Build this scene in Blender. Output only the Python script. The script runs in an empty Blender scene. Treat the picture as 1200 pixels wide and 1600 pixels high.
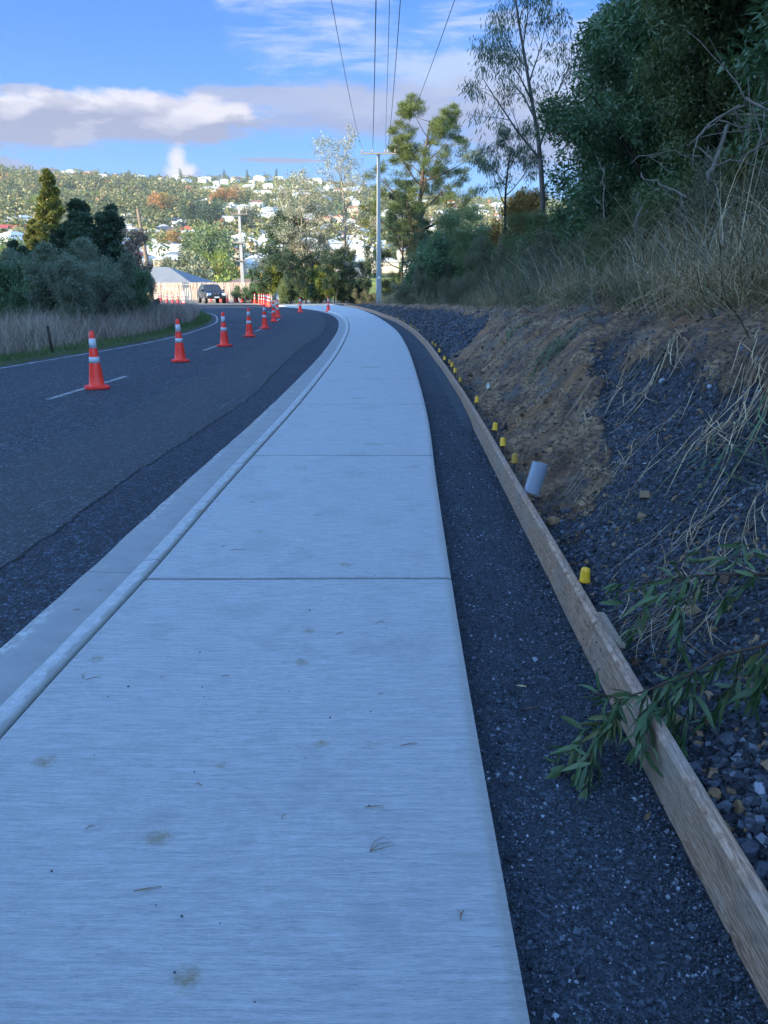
import bpy, math, random
import numpy as np
from mathutils import Vector, Matrix, Euler
R = math.radians
S = bpy.context.scene
COL = S.collection

# ------------------------------------------------------------------ camera
TH = math.atan(354 / 1200)
CZ = 1.60
cd = bpy.data.cameras.new('camera'); cam = bpy.data.objects.new('camera', cd); COL.objects.link(cam)
cd.sensor_fit = 'VERTICAL'; cd.sensor_height = 24; cd.lens = 18; cd.clip_start = .05; cd.clip_end = 6000
cam.location = (0, 0, CZ); cam.rotation_euler = (math.pi / 2 - TH, 0, 0)
S.camera = cam
S.view_settings.view_transform = 'Standard'; S.view_settings.look = 'None'
S.view_settings.exposure = 2.0; S.view_settings.gamma = 1

# ------------------------------------------------------------------ sun and sky
SUN_EL = R(17)
SH = Vector((-.85, -.53)).normalized()
sd = Vector((SH.x * math.cos(SUN_EL), SH.y * math.cos(SUN_EL), math.sin(SUN_EL)))
ld = bpy.data.lights.new('sun', 'SUN'); sun = bpy.data.objects.new('sun', ld); COL.objects.link(sun)
ld.energy = 3.9; ld.angle = R(.53); ld.color = (1, .82, .52)
sun.rotation_euler = (-sd).to_track_quat('-Z', 'Y').to_euler()


class NT:
    """small helper for node trees"""
    def __init__(s, nt):
        s.nt = nt; s.n = nt.nodes; s.l = nt.links

    def new(s, t, **kw):
        n = s.n.new(t)
        for k, v in kw.items():
            setattr(n, k, v)
        return n

    def put(s, sock, v):
        if hasattr(v, 'is_output') or isinstance(v, bpy.types.NodeSocket):
            s.l.new(v, sock)
        elif v is not None:
            if isinstance(v, (tuple, list)) and len(v) == 3 and sock.type == 'RGBA':
                v = (*v, 1)
            sock.default_value = v

    def math(s, op, a, b=None, c=None, clamp=False):
        n = s.new('ShaderNodeMath', operation=op, use_clamp=clamp)
        s.put(n.inputs[0], a); s.put(n.inputs[1], b) if b is not None else 0
        if c is not None: s.put(n.inputs[2], c)
        return n.outputs[0]

    def vmath(s, op, a, b=None):
        n = s.new('ShaderNodeVectorMath', operation=op)
        s.put(n.inputs[0], a)
        if b is not None: s.put(n.inputs[1], b)
        return n.outputs[0]

    def mix(s, f, a, b, kind='MIX'):
        n = s.new('ShaderNodeMix', data_type='RGBA', blend_type=kind)
        s.put(n.inputs[0], f); s.put(n.inputs[6], a); s.put(n.inputs[7], b)
        return n.outputs[2]

    def noise(s, vec, scale, detail=4, rough=.55, dist=0, out=0):
        n = s.new('ShaderNodeTexNoise')
        if vec is not None: s.l.new(vec, n.inputs['Vector'])
        n.inputs['Scale'].default_value = scale; n.inputs['Detail'].default_value = detail
        n.inputs['Roughness'].default_value = rough; n.inputs['Distortion'].default_value = dist
        return n.outputs[out]

    def vor(s, vec, scale, feature='F1', out='Distance', rand=1):
        n = s.new('ShaderNodeTexVoronoi', feature=feature)
        if vec is not None: s.l.new(vec, n.inputs['Vector'])
        n.inputs['Scale'].default_value = scale
        n.inputs['Randomness'].default_value = rand
        return n.outputs[out]

    def ramp(s, fac, stops, interp='LINEAR'):
        n = s.new('ShaderNodeValToRGB'); r = n.color_ramp; r.interpolation = interp
        while len(r.elements) < len(stops): r.elements.new(.5)
        for e, (p, c) in zip(r.elements, stops):
            e.position = p
            e.color = (c, c, c, 1) if isinstance(c, (int, float)) else (*c, 1)
        s.put(n.inputs[0], fac)
        return n.outputs[0]

    def mrange(s, v, a, b, c=0, d=1, smooth=False):
        n = s.new('ShaderNodeMapRange')
        if smooth: n.interpolation_type = 'SMOOTHSTEP'
        s.put(n.inputs[0], v)
        for i, x in enumerate((a, b, c, d)): s.put(n.inputs[i + 1], x)
        return n.outputs[0]

    def mapping(s, vec, scale=(1, 1, 1), rot=(0, 0, 0), loc=(0, 0, 0)):
        n = s.new('ShaderNodeMapping'); s.l.new(vec, n.inputs[0])
        n.inputs['Scale'].default_value = scale; n.inputs['Rotation'].default_value = rot
        n.inputs['Location'].default_value = loc
        return n.outputs[0]

    def sep(s, vec):
        n = s.new('ShaderNodeSeparateXYZ'); s.l.new(vec, n.inputs[0]); return n.outputs

    def comb(s, x, y, z):
        n = s.new('ShaderNodeCombineXYZ')
        for i, v in enumerate((x, y, z)): s.put(n.inputs[i], v)
        return n.outputs[0]

    def attr(s, name, out='Fac'):
        n = s.new('ShaderNodeAttribute'); n.attribute_name = name; return n.outputs[out]


w = bpy.data.worlds.new('World'); S.world = w; w.use_nodes = True
T = NT(w.node_tree); T.n.clear()
sky = T.new('ShaderNodeTexSky', sky_type='NISHITA'); sky.sun_disc = False
sky.sun_elevation = SUN_EL; sky.sun_rotation = math.atan2(SH.x, SH.y)
sky.altitude = 50; sky.air_density = 1.0; sky.dust_density = .6; sky.ozone_density = 2.0
SKY_STR = .15
co = T.new('ShaderNodeTexCoord').outputs['Generated']
dx, dy, dz = T.sep(co)
az = T.math('ARCTAN2', dx, dy)                       # azimuth, 0 = straight up the road
el = T.math('ARCSINE', dz)
# clouds: soft banks placed by azimuth and elevation (radians), edges broken by noise
fl = T.comb(az, T.math('MULTIPLY', el, 2.4), 0)
n1 = T.noise(fl, 8, 8, .55)
n1b = T.noise(T.vmath('ADD', fl, (-.02, .045, 0)), 8, 8, .55)
n2 = T.noise(fl, 26, 7, .62)
nw = T.math('ADD', T.math('MULTIPLY', n1, .62), T.math('MULTIPLY', n2, .38))


def bank(a0, e0, wa, we, wob=.9, hi=1.12, lo=.70):
    """1 inside an ellipse, falling to 0 at its rim (degrees)"""
    a = T.math('DIVIDE', T.math('SUBTRACT', az, R(a0)), R(wa))
    e = T.math('DIVIDE', T.math('SUBTRACT', el, R(e0)), R(we))
    d = T.math('SQRT', T.math('ADD', T.math('MULTIPLY', a, a), T.math('MULTIPLY', e, e)))
    d = T.math('ADD', d, T.math('MULTIPLY', T.math('SUBTRACT', nw, .5), -wob * 3.0))
    return T.mrange(d, hi, lo, 0, 1, True)


def mx(*a):
    r = a[0]
    for b in a[1:]: r = T.math('MAXIMUM', r, b)
    return r


white = mx(bank(-17.0, 10.3, 9.0, 1.6, .75), bank(-23.5, 9.6, 6.0, 1.6, .8), bank(-13.9, 7.9, .6, .9, .55, 1.5, .3), bank(-13.6, 7.1, 1.3, .7, .55, 1.4, .4), bank(-13.0, 6.5, 2.8, .5, .55, 1.4, .4), bank(-13, 5.9, 4, .5, .5))
grey = mx(bank(1.0, 11.2, 12.5, 1.9, .9, 1.25, .5), bank(14, 9.6, 13, 2.4, 1.0, 1.25, .5), bank(-26.5, 7.0, 5.0, .8, .8), bank(-21, 6.2, 7, .55, .9), bank(-12, 6.1, 9, .6, .9),
          bank(-7.0, 8.1, 3.0, .17, .2), bank(30, 11, 14, 3, 1.2), bank(-7, 11.9, 6, .7, .7), bank(-22.5, 11.4, 3.0, .35, .8))
cirr_v = T.mapping(fl, (2.2, 7, 1), (0, 0, R(-33)))
cirrus = T.math('MULTIPLY', T.mrange(T.noise(cirr_v, 2.2, 7, .65, .6), .40, .66, 0, .85, True),
                mx(bank(5, 13.6, 12, 3.4, .8), bank(-4.5, 15.8, 6.5, 3.6, .8), bank(40, 20, 25, 9, .8)))
cirrus = T.math('MAXIMUM', cirrus, T.math('MULTIPLY', mx(bank(6.5, 13.2, 6.5, 1.6, .8), bank(13, 13, 6, 3, .8)), .75))
else_n = T.noise(T.comb(dx, dy, T.math('MULTIPLY', dz, 2.5)), 2.6, 7, .6)
away = T.mrange(T.math('ABSOLUTE', az), R(38), R(60), 0, 1, True)      # broken cloud over the rest of the sky
rest = T.math('MULTIPLY', T.mrange(else_n, .50, .66, 0, .85, True), away)
lit = T.mrange(T.math('SUBTRACT', n1, n1b), -.05, .09, 0, 1, True)
lit = T.math('ADD', T.math('MULTIPLY', lit, .6), T.mrange(T.math('ADD', el, T.math('MULTIPLY', nw, .05)), R(11.2), R(12.7), -.4, .7), None, True)
# sky ahead dimmed deep blue; unseen sky elsewhere brightened to light the scene
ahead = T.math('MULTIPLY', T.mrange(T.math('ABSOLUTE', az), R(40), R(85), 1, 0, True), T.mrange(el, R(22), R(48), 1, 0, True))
K = .80 / SKY_STR
grad = T.mrange(el, R(2), R(18), 0, 1)
sc = T.mix(1, sky.outputs[0], (.715, .97, 1.27), 'MULTIPLY')
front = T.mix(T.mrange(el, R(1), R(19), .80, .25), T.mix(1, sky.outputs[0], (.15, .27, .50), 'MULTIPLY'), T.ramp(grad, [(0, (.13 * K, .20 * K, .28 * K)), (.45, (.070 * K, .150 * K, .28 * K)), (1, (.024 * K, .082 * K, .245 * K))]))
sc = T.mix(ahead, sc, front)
gcol = (.125 * K, .135 * K, .19 * K); wcol = (.27 * K, .265 * K, .29 * K)
c = T.mix(cirrus, sc, (.19 * K, .225 * K, .30 * K))
c = T.mix(T.math('MULTIPLY', grey, .82), c, T.mix(lit, gcol, (.15 * K, .165 * K, .225 * K)))
cumulus = mx(bank(-13.7, 7.7, 1.3, 1.2, .5), T.math('MULTIPLY', bank(-13.2, 6.3, 4, .9, .5), .6))
c = T.mix(T.math('MULTIPLY', white, .95), c, T.mix(T.math('MAXIMUM', lit, cumulus), gcol, wcol))
K = 1 / SKY_STR
c = T.mix(rest, c, (.34 * K, .515 * K, .76 * K))
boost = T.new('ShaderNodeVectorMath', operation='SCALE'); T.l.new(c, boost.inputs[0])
T.put(boost.inputs['Scale'], T.math('ADD', ahead, T.math('MULTIPLY', T.math('SUBTRACT', 1, ahead), T.mrange(el, R(8), R(58), 2.0, .72, True))))  # added gain: low unseen sky raised, zenith lowered, to light upright surfaces
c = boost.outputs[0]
below = T.mrange(dz, -.02, 0, 0, 1)
c = T.mix(below, (.10 * K, .11 * K, .12 * K), c)
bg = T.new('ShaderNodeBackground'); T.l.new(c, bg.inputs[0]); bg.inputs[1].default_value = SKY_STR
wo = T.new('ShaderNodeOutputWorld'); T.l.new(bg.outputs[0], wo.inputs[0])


# ------------------------------------------------------------------ helpers
def P(px, py, z=0.0):
    """point at height z under photograph pixel (px, py); used only to survey positions"""
    a = (px - 600) / 1200; b = (py - 800) / 1200
    v = Vector((a, math.cos(TH) - b * math.sin(TH), -math.sin(TH) - b * math.cos(TH)))
    t = (z - CZ) / v.z
    return Vector((v.x * t, v.y * t, z))


def PD(px, py, y):
    """point under a pixel at forward distance y"""
    a = (px - 600) / 1200; b = (py - 800) / 1200
    v = Vector((a, math.cos(TH) - b * math.sin(TH), -math.sin(TH) - b * math.cos(TH)))
    t = y / v.y
    return Vector((v.x * t, y, CZ + v.z * t))


def material(name, rough=.8, spec=.35):
    m = bpy.data.materials.new(name); m.use_nodes = True
    t = NT(m.node_tree); b = t.n['Principled BSDF']
    b.inputs['Roughness'].default_value = rough
    b.inputs['Specular IOR Level'].default_value = spec
    t.b = b
    t.obj = t.new('ShaderNodeTexCoord').outputs['Object']
    t.geo = t.new('ShaderNodeNewGeometry').outputs['Position']
    return m, t


def setc(t, c): t.put(t.b.inputs['Base Color'], c)


def bump(t, h, strength=.5, dist=.01):
    n = t.new('ShaderNodeBump'); n.inputs['Strength'].default_value = strength; n.inputs['Distance'].default_value = dist
    t.l.new(h, n.inputs['Height']); t.l.new(n.outputs[0], t.b.inputs['Normal'])


def plain(name, c, rough=.6, var=.12, scale=8, metal=0, bmp=0, spec=.35, emit=None):
    m, t = material(name, rough, spec)
    n = t.noise(t.obj, scale, 5, .6)
    lo = tuple(x * (1 - var) for x in c); hi = tuple(min(1, x * (1 + var)) for x in c)
    setc(t, t.mix(n, lo, hi)); t.b.inputs['Metallic'].default_value = metal
    if bmp: bump(t, n, .4, bmp)
    return m


class MB:
    def __init__(s): s.v = []; s.f = []

    def add(s, vs, fs):
        o = len(s.v); s.v += [tuple(v) for v in vs]; s.f += [tuple(i + o for i in f) for f in fs]; return s

    def box(s, c, d, rz=0, taper=1, rx=0, ry=0):
        m = Euler((rx, ry, rz)).to_matrix(); vs = []
        for z in (-.5, .5):
            k = taper if z > 0 else 1
            for x, y in ((-.5, -.5), (.5, -.5), (.5, .5), (-.5, .5)):
                vs.append(Vector(c) + m @ Vector((x * d[0] * k, y * d[1] * k, z * d[2])))
        return s.add(vs, [(3, 2, 1, 0), (4, 5, 6, 7), (0, 1, 5, 4), (1, 2, 6, 5), (2, 3, 7, 6), (3, 0, 4, 7)])

    def tube(s, pts, rad, n=8, caps=True):
        pts = [Vector(p) for p in pts]; vs = []; fs = []
        if not hasattr(rad, '__len__'): rad = [rad] * len(pts)
        up = Vector((.13, .21, 1)).normalized()
        for i, p in enumerate(pts):
            d = (pts[min(i + 1, len(pts) - 1)] - pts[max(i - 1, 0)])
            d = d.normalized() if d.length > 1e-9 else Vector((0, 0, 1))
            if abs(d.dot(up)) > .95: up = Vector((1, .1, .05)).normalized()
            a = d.cross(up).normalized(); b = d.cross(a)
            for k in range(n):
                t = 2 * math.pi * k / n
                vs.append(p + (a * math.cos(t) + b * math.sin(t)) * rad[i])
        for i in range(len(pts) - 1):
            for k in range(n):
                k2 = (k + 1) % n
                fs.append((i * n + k, i * n + k2, (i + 1) * n + k2, (i + 1) * n + k))
        if caps:
            fs.append(tuple(range(n))[::-1]); fs.append(tuple(range((len(pts) - 1) * n, len(pts) * n)))
        return s.add(vs, fs)

    def lathe(s, prof, c=(0, 0, 0), n=20):
        vs = []; fs = []
        for r, z in prof:
            for k in range(n):
                t = 2 * math.pi * k / n
                vs.append((c[0] + r * math.cos(t), c[1] + r * math.sin(t), c[2] + z))
        for i in range(len(prof) - 1):
            for k in range(n):
                k2 = (k + 1) % n
                fs.append((i * n + k, i * n + k2, (i + 1) * n + k2, (i + 1) * n + k))
        fs.append(tuple(range(n))[::-1]); fs.append(tuple(range((len(prof) - 1) * n, len(prof) * n)))
        return s.add(vs, fs)

    def build(s, name, mat, parent=None, smooth=False, bevel=0):
        me = bpy.data.meshes.new(name); me.from_pydata(s.v, [], s.f); me.update()
        me.materials.append(mat)
        if smooth:
            me.polygons.foreach_set('use_smooth', [True] * len(me.polygons))
        o = bpy.data.objects.new(name, me); COL.objects.link(o)
        if parent: o.parent = parent
        if bevel:
            b = o.modifiers.new('bevel', 'BEVEL'); b.width = bevel; b.segments = 2; b.limit_method = 'ANGLE'
        return o


def npmesh(name, V, F, mat, parent=None, smooth=False, attr=None, uv=None, vattr=None):
    """V (n,3), F (m,k) uniform polygons; attr per face value; vattr per vertex value"""
    me = bpy.data.meshes.new(name); V = np.asarray(V, np.float32); F = np.asarray(F, np.int32); k = F.shape[1]
    me.vertices.add(len(V)); me.vertices.foreach_set('co', V.ravel())
    me.loops.add(F.size); me.loops.foreach_set('vertex_index', F.ravel())
    me.polygons.add(len(F)); me.polygons.foreach_set('loop_start', np.arange(0, F.size, k, dtype=np.int32))
    me.polygons.foreach_set('loop_total', np.full(len(F), k, np.int32))
    me.update(calc_edges=True)
    me.polygons.foreach_set('use_smooth', np.full(len(F), bool(smooth)))
    if attr is not None:
        a = me.attributes.new('v', 'FLOAT', 'FACE'); a.data.foreach_set('value', np.asarray(attr, np.float32))
    if vattr is not None:
        for nm, arr in vattr.items():
            a = me.attributes.new(nm, 'FLOAT', 'POINT'); a.data.foreach_set('value', np.asarray(arr, np.float32))
    if uv is not None:
        l = me.uv_layers.new(name='UVMap'); l.data.foreach_set('uv', np.asarray(uv, np.float32)[F.ravel()].ravel())
    me.validate(); me.materials.append(mat)
    o = bpy.data.objects.new(name, me); COL.objects.link(o)
    if parent: o.parent = parent
    return o


def tag(o, label=None, cat=None, group=None, kind=None):
    if label: o['label'] = label
    if cat: o['category'] = cat
    if group: o['group'] = group
    if kind: o['kind'] = kind
    return o


def empty(name, loc=(0, 0, 0), rz=0, label=None, cat=None, group=None):
    o = bpy.data.objects.new(name, None); COL.objects.link(o); o.location = loc; o.rotation_euler = (0, 0, rz)
    o.empty_display_size = .1
    return tag(o, label, cat, group)


KIDS = {}


def copy_tree(o, parent=None):
    c = o.copy(); COL.objects.link(c)
    if parent: c.parent = parent
    for ch in [k for k in o.children]:
        copy_tree(ch, c)
    return c


# numpy value noise
_rg = np.random.default_rng(5).random((256, 256))


def vn(x, y, s=1.0, seed=0):
    x = np.asarray(x, float) * s + seed * 17.31; y = np.asarray(y, float) * s + seed * 9.77
    xi = np.floor(x).astype(int); yi = np.floor(y).astype(int); fx = x - xi; fy = y - yi
    fx = fx * fx * (3 - 2 * fx); fy = fy * fy * (3 - 2 * fy)
    g = lambda a, b: _rg[a & 255, b & 255]
    return (g(xi, yi) * (1 - fx) + g(xi + 1, yi) * fx) * (1 - fy) + (g(xi, yi + 1) * (1 - fx) + g(xi + 1, yi + 1) * fx) * fy


def fbm(x, y, s=1.0, o=4, seed=0):
    r = 0; a = .5
    for i in range(o): r = r + a * (vn(x, y, s * 2 ** i, seed + i) - .5) * 2; a *= .5
    return r


def grid(nx, ny):
    i = np.arange(ny - 1)[:, None] * nx + np.arange(nx - 1)[None, :]
    i = i.ravel(); return np.stack([i, i + 1, i + nx + 1, i + nx], 1)


def sst(a, b, x):
    t = np.clip((np.asarray(x, float) - a) / (b - a), 0, 1); return t * t * (3 - 2 * t)


# ------------------------------------------------------------------ surveyed lines of the site
ZP = .09                                             # top of the footpath above the road
def smooth_curve(pts, step=.25):
    """Catmull-Rom through points given as (x, y), then evenly resampled and lightly smoothed"""
    p = np.array(pts, float); out = []
    q = np.vstack([2 * p[0] - p[1], p, 2 * p[-1] - p[-2]])
    for i in range(1, len(q) - 2):
        for t in np.linspace(0, 1, 20, endpoint=False):
            a, b, c_, d = q[i - 1], q[i], q[i + 1], q[i + 2]
            out.append(.5 * ((2 * b) + (-a + c_) * t + (2 * a - 5 * b + 4 * c_ - d) * t * t + (-a + 3 * b - 3 * c_ + d) * t ** 3))
    out.append(p[-1]); out = np.array(out)
    L = np.r_[0, np.cumsum(np.hypot(*np.diff(out, axis=0).T))]
    s = np.linspace(0, L[-1], max(4, int(L[-1] / step)))
    return np.stack([np.interp(s, L, out[:, 0]), np.interp(s, L, out[:, 1])], 1)


J_PTS = [(-1.40, -3), (-1.38, 0), (-1.35, 2.4), (-1.29, 4), (-1.25, 6), (-1.14, 10), (-1.09, 14), (-1.08, 19), (-1.20, 26.2), (-1.38, 31.3), (-1.75, 37.4), (-2.45, 44), (-3.7, 51), (-5.9, 58), (-8.4, 63.5)]
R_PTS = [(.30, -3), (.31, 0), (.33, 2), (.36, 3.5), (.43, 6), (.54, 9.5), (.60, 15), (.60, 20.5), (.46, 27.4), (.05, 34.7), (-.62, 43.3), (-1.9, 54.7), (-4.1, 65.6), (-5.2, 69)]
T_PTS = [(.88, -3), (.90, 0), (.93, 2.17), (.95, 3.2), (.975, 4.2), (1.0, 5.5), (1.06, 8.1), (1.10, 10.6), (1.13, 15), (1.14, 19), (1.11, 22), (.96, 27.5), (.56, 34.5), (-.08, 41), (-.7, 47.3), (-1.95, 56.2), (-3.1, 62)]
E_PTS = [(-11.5, -12), (-9.8, 0), (-8.5, 9), (-7.7, 15.6), (-6.98, 21.3), (-6.78, 25), (-6.86, 28.1), (-7.3, 33.7), (-8.05, 38.2), (-9.5, 44.4), (-11.2, 49.2), (-13.2, 52.4), (-17, 55.5), (-24, 58), (-40, 60), (-70, 61)]
M_PTS = [(-5.6, -8), (-5.35, 0), (-4.9, 11.2), (-4.73, 14.2), (-4.61, 20.2), (-4.6, 24), (-4.67, 28.7), (-4.8, 33), (-5.3, 40), (-6.4, 46), (-7.7, 51.5), (-9.4, 56.7), (-12, 62.4), (-17, 66), (-26, 69), (-45, 70)]
S_PTS = [(-2.30, -3), (-2.27, 2), (-2.24, 4.2), (-2.22, 5.2), (-2.2, 6.6), (-2.13, 8), (-2.07, 9.3), (-1.98, 11.7), (-2.12, 16.4), (-2.2, 22), (-2.15, 27.7), (-2.7, 36.8), (-4.0, 47)]
Jc = smooth_curve(J_PTS); Rc = smooth_curve(R_PTS); Tc = smooth_curve(T_PTS); Ec = smooth_curve(E_PTS, .5)
Mc = smooth_curve(M_PTS, .25); Sc = smooth_curve(S_PTS, .06)


def atY(c, y): return np.interp(y, c[:, 1], c[:, 0])


def Xb(y): return np.interp(y, Tc[:, 1], Tc[:, 0])


def normals(c):
    d = np.gradient(c, axis=0); d /= np.linalg.norm(d, axis=1)[:, None]
    return np.stack([-d[:, 1], d[:, 0]], 1)          # to the left of travel


def sweep(c, prof):
    """sweep a profile [(left offset, z)] along a curve; returns V, F, UV"""
    n = normals(c); L = np.r_[0, np.cumsum(np.hypot(*np.diff(c, axis=0).T))]
    k = len(prof); V = []; U = []
    for o, z in prof:
        V.append(np.c_[c + n * o, np.full(len(c), z)]); U.append(np.c_[np.full(len(c), o), L])
    V = np.stack(V, 1).reshape(-1, 3); U = np.stack(U, 1).reshape(-1, 2)
    return V, grid(k, len(c)), U


# right hand cut bank, height above the road
def clay_mask(x, y):
    s = x - Xb(y)
    n = fbm(x, y, .9, 4, 3)
    yy = y - np.interp(s, [0, .43, 1.1, 2.0, 3], [4.2, 4.8, 8.0, 9.8, 10.5]) + 4.4
    a = sst(3.9, 5.1, yy + n * 1.5) * (1 - sst(15.5, 18.5, y - .75 * s + n * 2.5))
    near_foot = 1 - sst(.05, .35, s + n * .2) * 1.0
    a = a * (1 - near_foot * .5)
    crest = sst(1.15, 1.6, s + n * .5) * (1 - sst(3, 4, s))
    far = sst(1.2, 1.8, s + n * .3) * sst(22, 25, y)
    return np.clip(np.maximum(np.maximum(a, crest), far), 0, 1)


def bank_z(x, y, fine=True):
    x = np.asarray(x, float); y = np.asarray(y, float)
    s = x - Xb(y)
    zc = np.interp(y, [0, 12, 20, 30, 45, 60, 72], [1.5, 1.42, 1.18, .95, .62, .3, .05])
    t = np.clip(s / 2.25, 0, 1)
    base = np.clip(t - .05, 0, 1) / .95
    clay = clay_mask(x, y)
    steep = sst(.12, .62, t + .05 * fbm(x, y, .8, 3, 8)) * .72 + .28 * t
    p = base ** 1.05 * (1 - clay * .6) + steep * clay * .6
    z = .03 + (zc - .03) * p
    out = np.clip(s - 2.25, 0, None)
    sl = np.interp(y, [0, 25, 45, 60, 72], [.30, .27, .13, .0, -.10])
    z = z + sl * np.minimum(out, 8) + sl * .4 * np.clip(out - 8, 0, 12)
    if fine:
        k = sst(.0, .3, s)
        rid = .5 - np.abs(fbm(x * .8, y * 1.3, 1.5, 4, 2)) * 1.6
        z = z + k * (.07 * fbm(x, y, 1.1, 4, 1) + .17 * clay * (rid - .2) * (1 - sst(2, 2.6, s)) + .05 * clay * fbm(x, y, 5.5, 3, 22) + .02 * fbm(x, y, 9, 4, 4) + .035 * clay * (.35 - np.abs(fbm(x, y * .6, 7, 4, 23))) * (s < 2.6))
    return z


def far_z(x, y):
    """the land beyond the bend: drops into a valley, then the far hillside"""
    x = np.asarray(x, float); y = np.asarray(y, float)
    r = np.hypot(x, y); a = np.degrees(np.arctan2(x, y))
    h = np.interp(r, [0, 92, 120, 180, 250, 350, 700, 1000, 1350, 1480, 1700, 2400], [-.06, -.06, -4.5, -9, -4, 6, 50, 101, 160, 164, 150, 90])
    k = np.interp(a, [-60, -25, -15, -5, 5, 15, 60], [1.02, 1.03, .985, 1.0, .86, .80, .8])
    h = np.where(h > 0, h * k, h)
    wv = sst(350, 900, r) * 9 * fbm(x, y, .004, 3, 11) + sst(250, 500, r) * 3 * fbm(x, y, .012, 2, 12)
    front = sst(-20, 40, y)
    return h * front - .06 * (1 - front) + wv * front


# ------------------------------------------------------------------ materials
def mat_asphalt(name, c1, c2, grain, contrast=.8, patch=False):
    m, t = material(name, .75, .4)
    g = t.sep(t.vor(t.geo, grain, out='Color')); gd = t.vor(t.geo, grain); g2 = t.sep(t.vor(t.geo, grain * .45, out='Color'))
    x, y, z = t.sep(t.geo)
    lane = t.math('ADD', x, t.math('MULTIPLY', t.math('SUBTRACT', t.noise(t.geo, .5, 4), .5), 1.1))
    big = t.noise(t.mapping(t.geo, (1, .3, 1)), .8, 6, .65)
    streak = t.noise(t.mapping(t.geo, (5, .35, 1), (0, 0, R(-4))), 1.6, 7, .7)
    base = t.mix(t.mrange(big, .35, .65), c1, c2)
    rough_ = 1.0
    if not patch:
        brown = t.mrange(t.math('ABSOLUTE', t.math('ADD', lane, 2.75)), .35, 1.0, 1, 0, True)      # polished wheel path
        base = t.mix(t.math('MULTIPLY', brown, .7), base, (.044, .050, .052))
        base = t.mix(t.mrange(t.math('ABSOLUTE', t.math('ADD', lane, 4.3)), .1, .8, .45, 0, True), base, (.036, .040, .048))
        base = t.mix(t.mrange(t.math('ABSOLUTE', t.math('ADD', lane, 6.2)), .2, 1.0, .35, 0, True), base, (.042, .046, .052))
        base = t.mix(t.math('MULTIPLY', t.mrange(streak, .56, .70, 0, 1, True), .45), base, (.13, .135, .145))
        rough_ = t.math('SUBTRACT', 1.1, t.math('MULTIPLY', brown, .6))
    st = t.ramp(g[0], [(0, 0.12), (.35, .5), (.7, 1.1), (.90, 1.9), (1, 4.2)]); st2 = t.ramp(g2[0], [(0, .55), (.6, 1.0), (1, 1.5)])
    k = t.math('MULTIPLY', t.math('MULTIPLY', t.sep(st)[0], t.sep(st2)[0]), 1.0)
    kk = t.math('ADD', 1, t.math('MULTIPLY', t.math('SUBTRACT', k, 1), t.math('MULTIPLY', rough_, contrast) if not isinstance(rough_, float) else contrast))
    sc_n = t.new('ShaderNodeVectorMath', operation='SCALE'); t.l.new(base, sc_n.inputs[0]); t.l.new(kk, sc_n.inputs['Scale'])
    t.l.new(sc_n.outputs[0], t.b.inputs['Base Color'])
    bump(t, t.math('MULTIPLY', gd, -1), .9, .5 / grain)
    return m


M = {}
M['road'] = mat_asphalt('asphalt_old', (.023, .033, .045), (.034, .044, .056), 62, .95)
M['strip'] = mat_asphalt('asphalt_new', (.014, .021, .032), (.023, .032, .046), 75, 1.0, True)
M['seam'] = plain('seal_seam', (.014, .015, .018), .9, .4, 60)

m, t = material('broomed_concrete', .85, .3)
uv = t.new('ShaderNodeUVMap').outputs[0]
warp = t.new('ShaderNodeVectorMath', operation='ADD'); t.l.new(uv, warp.inputs[0])
wn = t.new('ShaderNodeVectorMath', operation='SCALE'); t.l.new(t.noise(t.geo, 1.3, 3, .5, out=1), wn.inputs[0]); wn.inputs['Scale'].default_value = .05; t.l.new(wn.outputs[0], warp.inputs[1]); uv = warp.outputs[0]
br = t.noise(t.mapping(uv, (26, 300, 1)), 1, 6, .75)
br2 = t.noise(t.mapping(uv, (6, 75, 1)), 1, 7, .72)
br3 = t.noise(t.mapping(uv, (1.6, 11, 1)), 1, 6, .65)
pt = t.noise(t.geo, 3.2, 5, .6); ptb = t.noise(t.geo, .7, 4, .6)
spk = t.vor(t.geo, 55)
pores = t.noise(t.geo, 260, 2, .5)
mot = t.noise(t.geo, 38, 5, .7)
cc = t.mix(t.mrange(br, .36, .62), (.27, .295, .31), (.49, .505, .51))
cc = t.mix(t.mrange(mot, .42, .58, 0, .5), cc, (.325, .35, .36))
cc = t.mix(t.mrange(t.noise(t.mapping(uv, (14, 140, 1), (0, 0, 0), (3, 1, 0)), 1, 3, .6), .60, .70, 0, .6), cc, (.24, .255, .265))
cc = t.mix(t.mrange(br2, .42, .66, 0, .7), cc, (.58, .59, .59))
cc = t.mix(t.mrange(br3, .5, .75, 0, .35), cc, (.33, .35, .36))
cc = t.mix(t.mrange(pt, .56, .68, 0, .28, True), cc, (.27, .285, .28))
cc = t.mix(t.mrange(ptb, .55, .75, 0, .3, True), cc, (.46, .47, .47))
stain = t.noise(t.geo, 2.1, 2, .4); stf = t.noise(t.geo, 45, 4, .7)
cc = t.mix(t.math('MULTIPLY', t.mrange(stain, .68, .74, 0, 1, True), t.mrange(stf, .42, .6, 0, .7)), cc, (.22, .19, .11))
def spot(px, py, rad, col, amt, base):
    p_ = P(px, py, ZP); d_ = t.new('ShaderNodeVectorMath', operation='DISTANCE'); t.l.new(t.geo, d_.inputs[0]); d_.inputs[1].default_value = p_
    e_ = t.math('ADD', d_.outputs['Value'], t.math('MULTIPLY', t.math('SUBTRACT', t.noise(t.geo, 1.1 / rad, 6, .75), .5), rad * 2.2))
    return t.mix(t.math('MULTIPLY', t.mrange(e_, rad, rad * .2, 0, amt, True), t.mrange(stf, .35, .6, .25, 1)), base, col)


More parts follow.
